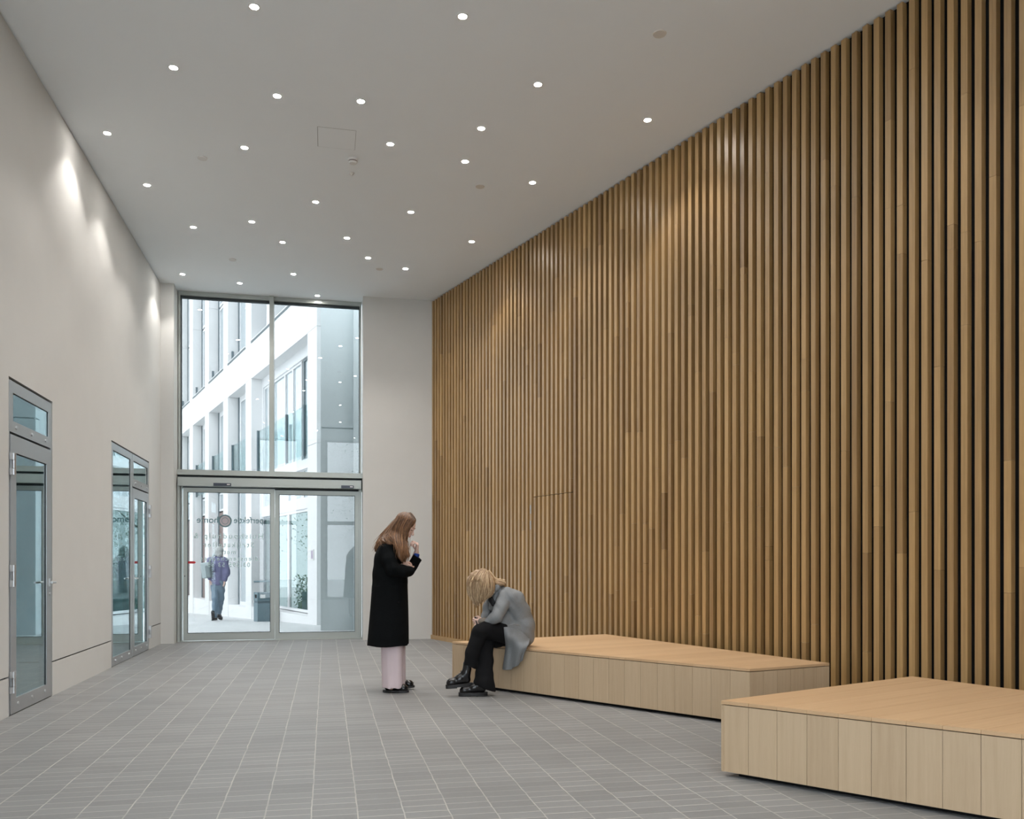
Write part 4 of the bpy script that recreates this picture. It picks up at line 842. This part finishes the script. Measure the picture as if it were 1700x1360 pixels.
# ------------------------------------------------------------------ seated woman
def woman_seated():
    (X, Y), L = frame_of(830, 7.75)
    w = empty('person', (X, Y, 0), -T); tag(w, 'seated person bowed forward with blonde hair over the face, grey wool coat, legs crossed', 'person')
    lf = np.array((.64, -.77, 0)); fw = np.array((-.77, -.64, 0))
    t = math.radians(62); fwd = np.array((-.90 * math.cos(t), -.44 * math.cos(t), -math.sin(t))); lft = np.cross((0, 0, 1), fwd); lft /= np.linalg.norm(lft); up = np.cross(fwd, lft); R = np.stack([fwd, lft, up], 1)
    C = L(800.5, 971, -.02)
    s = Sdf(.005, .02); P = head(s, C, R, .96)
    s.cap(C + R @ np.array((-.02, 0, -.05)), L(826, 980, .03), .050, .055, .03); s.chain([L(834, 992, .07), L(846, 1013, .13), L(852, 1046, .20)], [.08, .085, .085])
    hipR, hipL = L(842, 1050, .24), L(860, 1050, .10)
    s.chain([hipR, L(803, 1062, .02), L(806, 1134, -.12)], [.07, .045, .034]); s.chain([hipL, L(797, 1049, -.10), L(781, 1104, -.13)], [.07, .045, .034])
    shL, elL, wrL = L(838, 989, -.03), L(823, 1026, -.14), L(804, 1032, -.08); shR, elR, wrR = L(820, 988, .20), L(806, 1026, .12), L(797, 1036, .0)
    s.chain([shL, elL, wrL], [.040, .030, .024]); s.chain([shR, elR, wrR], [.040, .030, .024])
    hand(s, L(802, 1031.5, -.075), L(789, 1033, -.06) - L(802, 1031, -.08), (-.2, -.3, 1.0), .92, (.75, .9, .7), .7, .08, side=1)
    hand(s, L(797, 1037, .0), L(788, 1042, -.05) - L(797, 1037, .0), (.0, -.6, .8), .9, (.7, .8, .6), .7, .08, side=-1)
    s.build('body', M_SKIN, w, smooth=1); face_parts(w, P, R, .96)
    # coat body
    c = Sdf(.006, .03)
    for k in (-1, 0, 1):
        o = lf * k * .075 + np.array((0, 0, 0)); q = 1 if k else .98
        c.chain([L(833, 986.5, .05) + o, L(842, 997, .09) + o * 1.25, L(849.5, 1014, .14) + o * 1.15, L(855, 1036, .17) + o * 1.25, L(855, 1055, .20) + o * 1.5], [.070 * q, .098 * q, .110 * q, .118 * q, .112 * q], .03)
    c.cap(L(833, 990, .05) - lf * .15, L(833, 990, .05) + lf * .13, .055, .055, .03)
    c.chain([shL, L(832, 1008, -.09), L(824.5, 1024, -.13), L(812, 1031.5, -.11)], [.064, .060, .056, .040], .018)
    c.chain([shR, L(812, 1008, .18), L(808, 1024, .14), L(804, 1031, .06)], [.062, .056, .050, .040], .02)
    c.cap(L(824, 976, .03), L(830, 982, .0), .030, .034, .02); c.cap(L(826, 986, .03), L(819, 1008, .06), .05, .045, .03)   # collar, lapel
    c.cap(L(853, 1052, .02), L(856, 1072, .03), .075, .06, .03); c.cap(L(843, 1046, -.01), L(841, 1060, -.01), .045, .03, .02)
    c.cap(L(835, 1030, .03), L(848, 1046, .06), .085, .085, .03); c.cap(L(845, 1045, -.01), L(862, 1048, .05), .06, .07, .03); c.chain([L(832, 972.5, .02), L(826, 975, -.04), L(820, 982, -.05)], [.022, .026, .022], .015)
    c.box((.3, .3, .191), (.8, .8, .23), None, 0, .001, True)
    def folds(X_, Y_, Z_):
        return .0030 * np.clip(np.sin(Z_ * 52 + X_ * 58 + 2.5 * np.sin(X_ * 11)), -.2, 1) + .002 * np.sin(Z_ * 30 - X_ * 52 + Y_ * 30)
    coat = c.build('coat', M_COATG, w, folds, 1)
    # coat skirt hanging over the bench edge: a folded sheet
    rows = [[(836, 1041), (842, 1041), (849, 1041), (858, 1042), (868, 1043), (878, 1044)], [(838.5, 1058), (844, 1058), (851, 1059), (860, 1060), (870, 1060), (879.5, 1060)], [(840, 1073), (845, 1074), (852, 1075), (860, 1075), (869, 1074), (878, 1070)],
            [(838.5, 1088), (844, 1090), (851, 1091), (858.5, 1090), (866, 1087), (871.5, 1080)], [(836.5, 1101), (843, 1103), (850, 1103), (857, 1101), (864, 1097), (868.5, 1090)], [(835, 1112), (842, 1112.5), (849, 1111), (856, 1107), (862, 1102), (867, 1096)]]
    wd_ = lambda px: 8.274 / ((px - 850) / 1410 + 1.063) - 7.75
    dep = [[-.10, -.09, -.06, -.02, .03, .12], [-.085, -.125, -.115, -.105, -.045, .06], [-.07, -.10, -.085, -.11, -.085, -.05], [-.06, -.09, -.065, -.10, -.065, -.05], [-.05, -.09, -.055, -.085, -.05, -.045], [-.045, -.085, -.045, -.075, -.045, -.04]]
    g = np.array([[L(px, py, (dd if r < 2 else wd_(px) + dd)) for (px, py), dd in zip(rw, dp)] for r, (rw, dp) in enumerate(zip(rows, dep))])
    n = 26; g2 = np.array([smooth_poly(r_, n) for r_ in g]); g3 = np.stack([smooth_poly(g2[:, j], n) for j in range(n)], 1)
    for i in range(n):
        for j in range(n): g3[i, j, 1] += .008 * math.sin(j * .9 + i * .12) * (i / n)
    vs = g3.reshape(-1, 3).tolist(); fs = [(i * n + j, i * n + j + 1, (i + 1) * n + j + 1, (i + 1) * n + j) for i in range(n - 1) for j in range(n - 1)]
    me = bpy.data.meshes.new('coat_skirt'); me.from_pydata(vs, [], fs); me.polygons.foreach_set('use_smooth', [True] * len(me.polygons)); o = link('coat_skirt', me, M_COATG, coat)
    so = o.modifiers.new('thickness', 'SOLIDIFY'); so.thickness = .009; so.offset = -1; sb = o.modifiers.new('sub', 'SUBSURF'); sb.levels = 1; sb.render_levels = 1
    fl = Sdf(.004, .006); a, b_ = L(845, 1038.5, -.125), L(862, 1038.5, -.07); fl.cap(a, L(853, 1036.5, -.11), .007, .008); fl.cap(L(853, 1036.5, -.11), b_, .008, .006); fl.build('pocket_flap', M_COATG, coat)
    kn = Sdf(.004, .01); kn.chain([L(812, 1031.5, -.10), L(805, 1031.5, -.085), L(798.5, 1031, -.07)], [.034, .031, .028]); kn.build('knit_cuff', M_KNIT, w)
    tp = Sdf(.004, .01); tp.cap(L(819, 1003, .0), L(816, 996, .02), .022, .03); tp.build('top', M_LINING, w)
    # trousers
    p = Sdf(.006, .025)
    p.chain([L(858, 1052, .12), L(838, 1050, .02), L(808, 1045.5, -.10), L(796.5, 1049, -.13), L(790, 1068, -.13), L(783.5, 1086, -.14), L(781.5, 1104, -.14)], [.105, .098, .078, .068, .064, .062, .060], .02)
    p.chain([L(842, 1058, .22), L(806, 1064, .02), L(805.5, 1072, -.02), L(806, 1095, -.07), L(804, 1120, -.10), L(803.5, 1136, -.12)], [.09, .07, .074, .069, .080, .092], .02)
    p.cap(L(803.5, 1136, -.12), L(806, 1150, -.12), .090, .092)
    p.box(L(804, 1140, -.12) + np.array((0, 0, -.158)), (.2, .2, .14), rotm(0, math.radians(22), 0), 0, .002, True)
    nb = nrm((.685, .728, 0)); tb = nrm((-.728, .685, 0)); pb = L(850, 1100, 0); pb[1] = 8.274 / 1.063 - 7.75; pb[2] = .21; p.box(pb + nb * .51, (.8, .5, .211), np.stack([tb, nb, np.array((0, 0, 1.))], 1), 0, .001, True)
    p.box(L(778.5, 1113, -.15), (.058, .10, .035), rotm(0, math.radians(22), 0), 0, .002, True)
    def pf(X_, Y_, Z_): return .0015 * np.sin(X_ * 70 + Z_ * 30) + .0015 * np.sin(Z_ * 55 - X_ * 20)
    p.build('trousers', M_TROU, w, pf, 1)
    a = L(785.5, 1156, -.14); a[2] = 0; shoe(w, mx(a, (-1, -.12, 0)), .262, 2, .034)
    tp_, hl = L(741, 1134, -.20), L(779, 1136, -.155); d = tp_ - hl; q = (tp_ + hl) / 2 + np.array((0, 0, -.01))
    shoe(w, mx(L(762.5, 1141.5, -.15), (-1, -.22, -.06), (.02, 0, 1)), .245, True, .034)
    # hair
    g = [[(799, 946, -.02), (788, 951, -.05), (781, 960, -.07), (778.5, 972, -.08), (780, 984, -.085), (786, 995, -.09), (791, 1009, -.09)],
         [(801, 946, -.02), (792, 953, -.07), (786, 963, -.10), (784, 976, -.11), (786, 989, -.115), (790, 999, -.11), (795, 1006, -.11)],
         [(803, 946, -.02), (797, 955, -.085), (793, 966, -.125), (792, 979, -.13), (793.5, 991, -.13), (797, 1002, -.125)],
         [(806, 946.5, -.02), (803, 956, -.085), (801, 968, -.13), (800.5, 980, -.14), (801, 990, -.14), (800, 1000, -.13)],
         [(808, 948, -.02), (809, 958, -.08), (809, 969, -.12), (808.5, 980, -.135), (807, 989, -.13), (805, 997, -.12)],
         [(811, 950, -.02), (815, 960, -.07), (817.5, 970, -.10), (817, 980, -.11), (813.5, 988, -.11), (809.5, 993, -.11)]]
    bk = [[(811, 951, -.01), (817, 959, -.03), (821, 965, -.04), (828, 967, -.04), (836, 968.5, -.04)], [(811, 952, .02), (817, 960, .0), (822, 965, .0), (830, 966, .0), (838, 967.5, .0)], [(810, 953, .03), (817, 961, .04), (823, 967, .04), (831, 969, .04), (837, 970, .03)]]
    fr_ = [[(798, 946.5, .02), (787, 952, .04), (780, 962, .06), (778.5, 975, .06), (781, 987, .05), (786, 999, .0)], [(803, 946, .03), (797, 956, .09), (793, 970, .11), (792, 984, .10), (793, 998, .06)], [(808, 948, .03), (812, 960, .09), (814, 972, .11), (810, 986, .10)]]
    c3 = lambda q: [[L(*a_) for a_ in gg] for gg in q]
    G, B, Fr = c3(g), c3(bk), c3(fr_)
    sh = Sdf(.006, .02); sh.ell(C + R @ np.array((-.012, 0, .028)), (.098, .078, .088), R)
    sh.ell(C + R @ np.array((.025, 0, -.005)), (.085, .074, .09), R)
    for gi, gg in enumerate(G + Fr):
        q = smooth_poly(gg, 9); off = np.array((0, .018 if gi < 6 else -.01, 0)); sh.chain([a_ + off for a_ in q], [.010, .016, .020, .022, .022, .020, .017, .013, .007], .016)
    for gg in B: sh.chain([a_ + np.array((0, 0, -.012)) for a_ in smooth_poly(gg, 7)], [.014, .018, .02, .018, .017, .016, .012], .016)
    hair(w, M_HAIR2, Fr[::-1] + G, sh, (C + R @ np.array((-.012, 0, .028)), R, np.array((.098, .078, .088))), 600, .0023, .010, .006, 5, -.1, tbase=-.02, tvar=.30, ombre=.30)
    e2 = MB(); r_ = np.random.default_rng(9)
    Bq = [smooth_poly(q, 16) for q in B]
    for i in range(80):
        k = r_.uniform(0, 1.999); a = int(k); c_ = Bq[a] * (1 - (k - a)) + Bq[a + 1] * (k - a) + r_.normal(size=3) * .008 + np.array((0, 0, .006)); e2.tube(c_, list(.0032 * np.linspace(1, .4, 16)), 5, float(np.clip(r_.normal(.3, .25), -.1, .8)), caps=False)
    e2.build('hair_lock', M_HAIR2, w, smooth=True)
    ph = MB(); ph.box(-.034, .034, -.004, .004, -.055, .055); o = ph.build('mobile_phone', M_LACE, None, bevel=.003)
    q = L(793, 1034.5, -.05); wX = (X + q[0] * cT + q[1] * sT, Y - q[0] * sT + q[1] * cT, q[2]); o.location = wX; o.rotation_euler = (math.radians(-25), math.radians(18), math.radians(55))
    tag(o, 'small black mobile phone held in the seated person’s hands', 'phone')
woman_seated()
# ------------------------------------------------------------------ the man walking away outside
def man():
    (X, Y), L = frame_of(362, 20.1); gz = slope(Y); L0 = L
    w = empty('person', (X, Y, 0), -T); tag(w, 'grey haired person in violet blue jacket and jeans walking away outside the sliding door', 'person')
    s = Sdf(.012, .03); C = L(364.5, 917, 0); R = rotm(0, 0, math.radians(62)); P = head(s, C, R, 1.0)
    s.cap(L(364, 922), L(363.5, 932), .06, .07); s.cap(L(363, 935), L(362, 965), .13, .13)
    s.chain([L(359, 968, 0), L(357.5, 998, -.1), L(356, 1024, -.15)], [.07, .05, .038]); s.chain([L(366, 968, 0), L(366, 998, .05), L(364, 1018, .30)], [.07, .05, .038])
    s.chain([L(373, 934, 0), L(377, 952, 0), L(372.5, 965, -.05)], [.05, .045, .035]); s.chain([L(349, 934, 0), L(345.5, 950, 0), L(349, 962, -.1)], [.05, .045, .035])
    hand(s, L(372.5, 965, -.05), (-.2, -.2, -1), (-1, 0, 0), 1, (.3, .4, .3)); hand(s, L(349, 962, -.1), (.2, 0, -1), (1, 0, 0), 1, (.3, .4, .3)); s.build('body', M_SKIN, w)
    j = Sdf(.012, .05); j.chain([L(363, 929), L(362, 938), L(361.5, 958), L(361, 966)], [.10, .15, .155, .155]); j.cap(L(350, 930.5), L(373, 930.5), .08, .08); j.chain([L(372.5, 933), L(376.5, 950), L(373, 963, -.04)], [.085, .075, .055]); j.chain([L(349.5, 933), L(346.5, 948), L(349, 960, -.08)], [.085, .075, .055])
    j.build('jacket', M_JACK, w, lambda a, b_, c_: .006 * np.sin(c_ * 40 + a * 20))
    p = Sdf(.012, .04); p.chain([L(357.5, 965), L(357.5, 996, -.10), L(356, 1022, -.15)], [.12, .075, .062]); p.chain([L(366, 965), L(366, 996, .04), L(364, 1016, .28)], [.12, .078, .062]); p.build('jeans', M_JEAN, w, lambda a, b_, c_: .007 * np.sin(c_ * 35 + a * 30))
    h = Sdf(.01, .02); h.ell(C + np.array((-.01, -.02, .04)), (.105, .115, .10)); h.ell(C + np.array((-.07, -.03, -.03)), (.06, .07, .07)); h.ell(C + np.array((.01, -.06, -.05)), (.08, .06, .07)); h.build('hair', M_HAIR3, w, lambda a, b_, c_: .006 * np.sin(a * 120 + 2 * np.sin(c_ * 60)) * np.sin(b_ * 115))
    for px, py, wy, up_ in ((356, 1027.5, -.13, 0), (364.5, 1024, .33, .35)):
        v = L(px, py, wy); v[2] = slope(Y + wy) + (.01 if not up_ else .035); o = shoe(w, mx(v, (.05, 1, -up_)), .27, True, .03)
    # shoulder bag: a thing of its own
    g = empty('shoulder_bag', (X, Y, 0), -T); tag(g, 'pale grey shoulder bag hanging on the left of the person walking outside', 'bag')
    b = Sdf(.01, .02); b.box(L(343.5, 947, -.22), (.075, .06, .15), rotm(0, math.radians(-8), 0), .035); b.build('bag', M_BAG, g)
    b = Sdf(.01, .02); b.box(L(347, 949, -.235), (.03, .06, .12), rotm(0, math.radians(-8), 0), .03); b.build('bag_pocket', M_BAGD, g)
    b = MB(); b.tube([L(346, 937, -.20), L(350, 929, -.18), L(355, 921.5, -.10), L(358, 922, .05)], .022, 8); b.build('strap', M_BAG, g, smooth=True)
man()
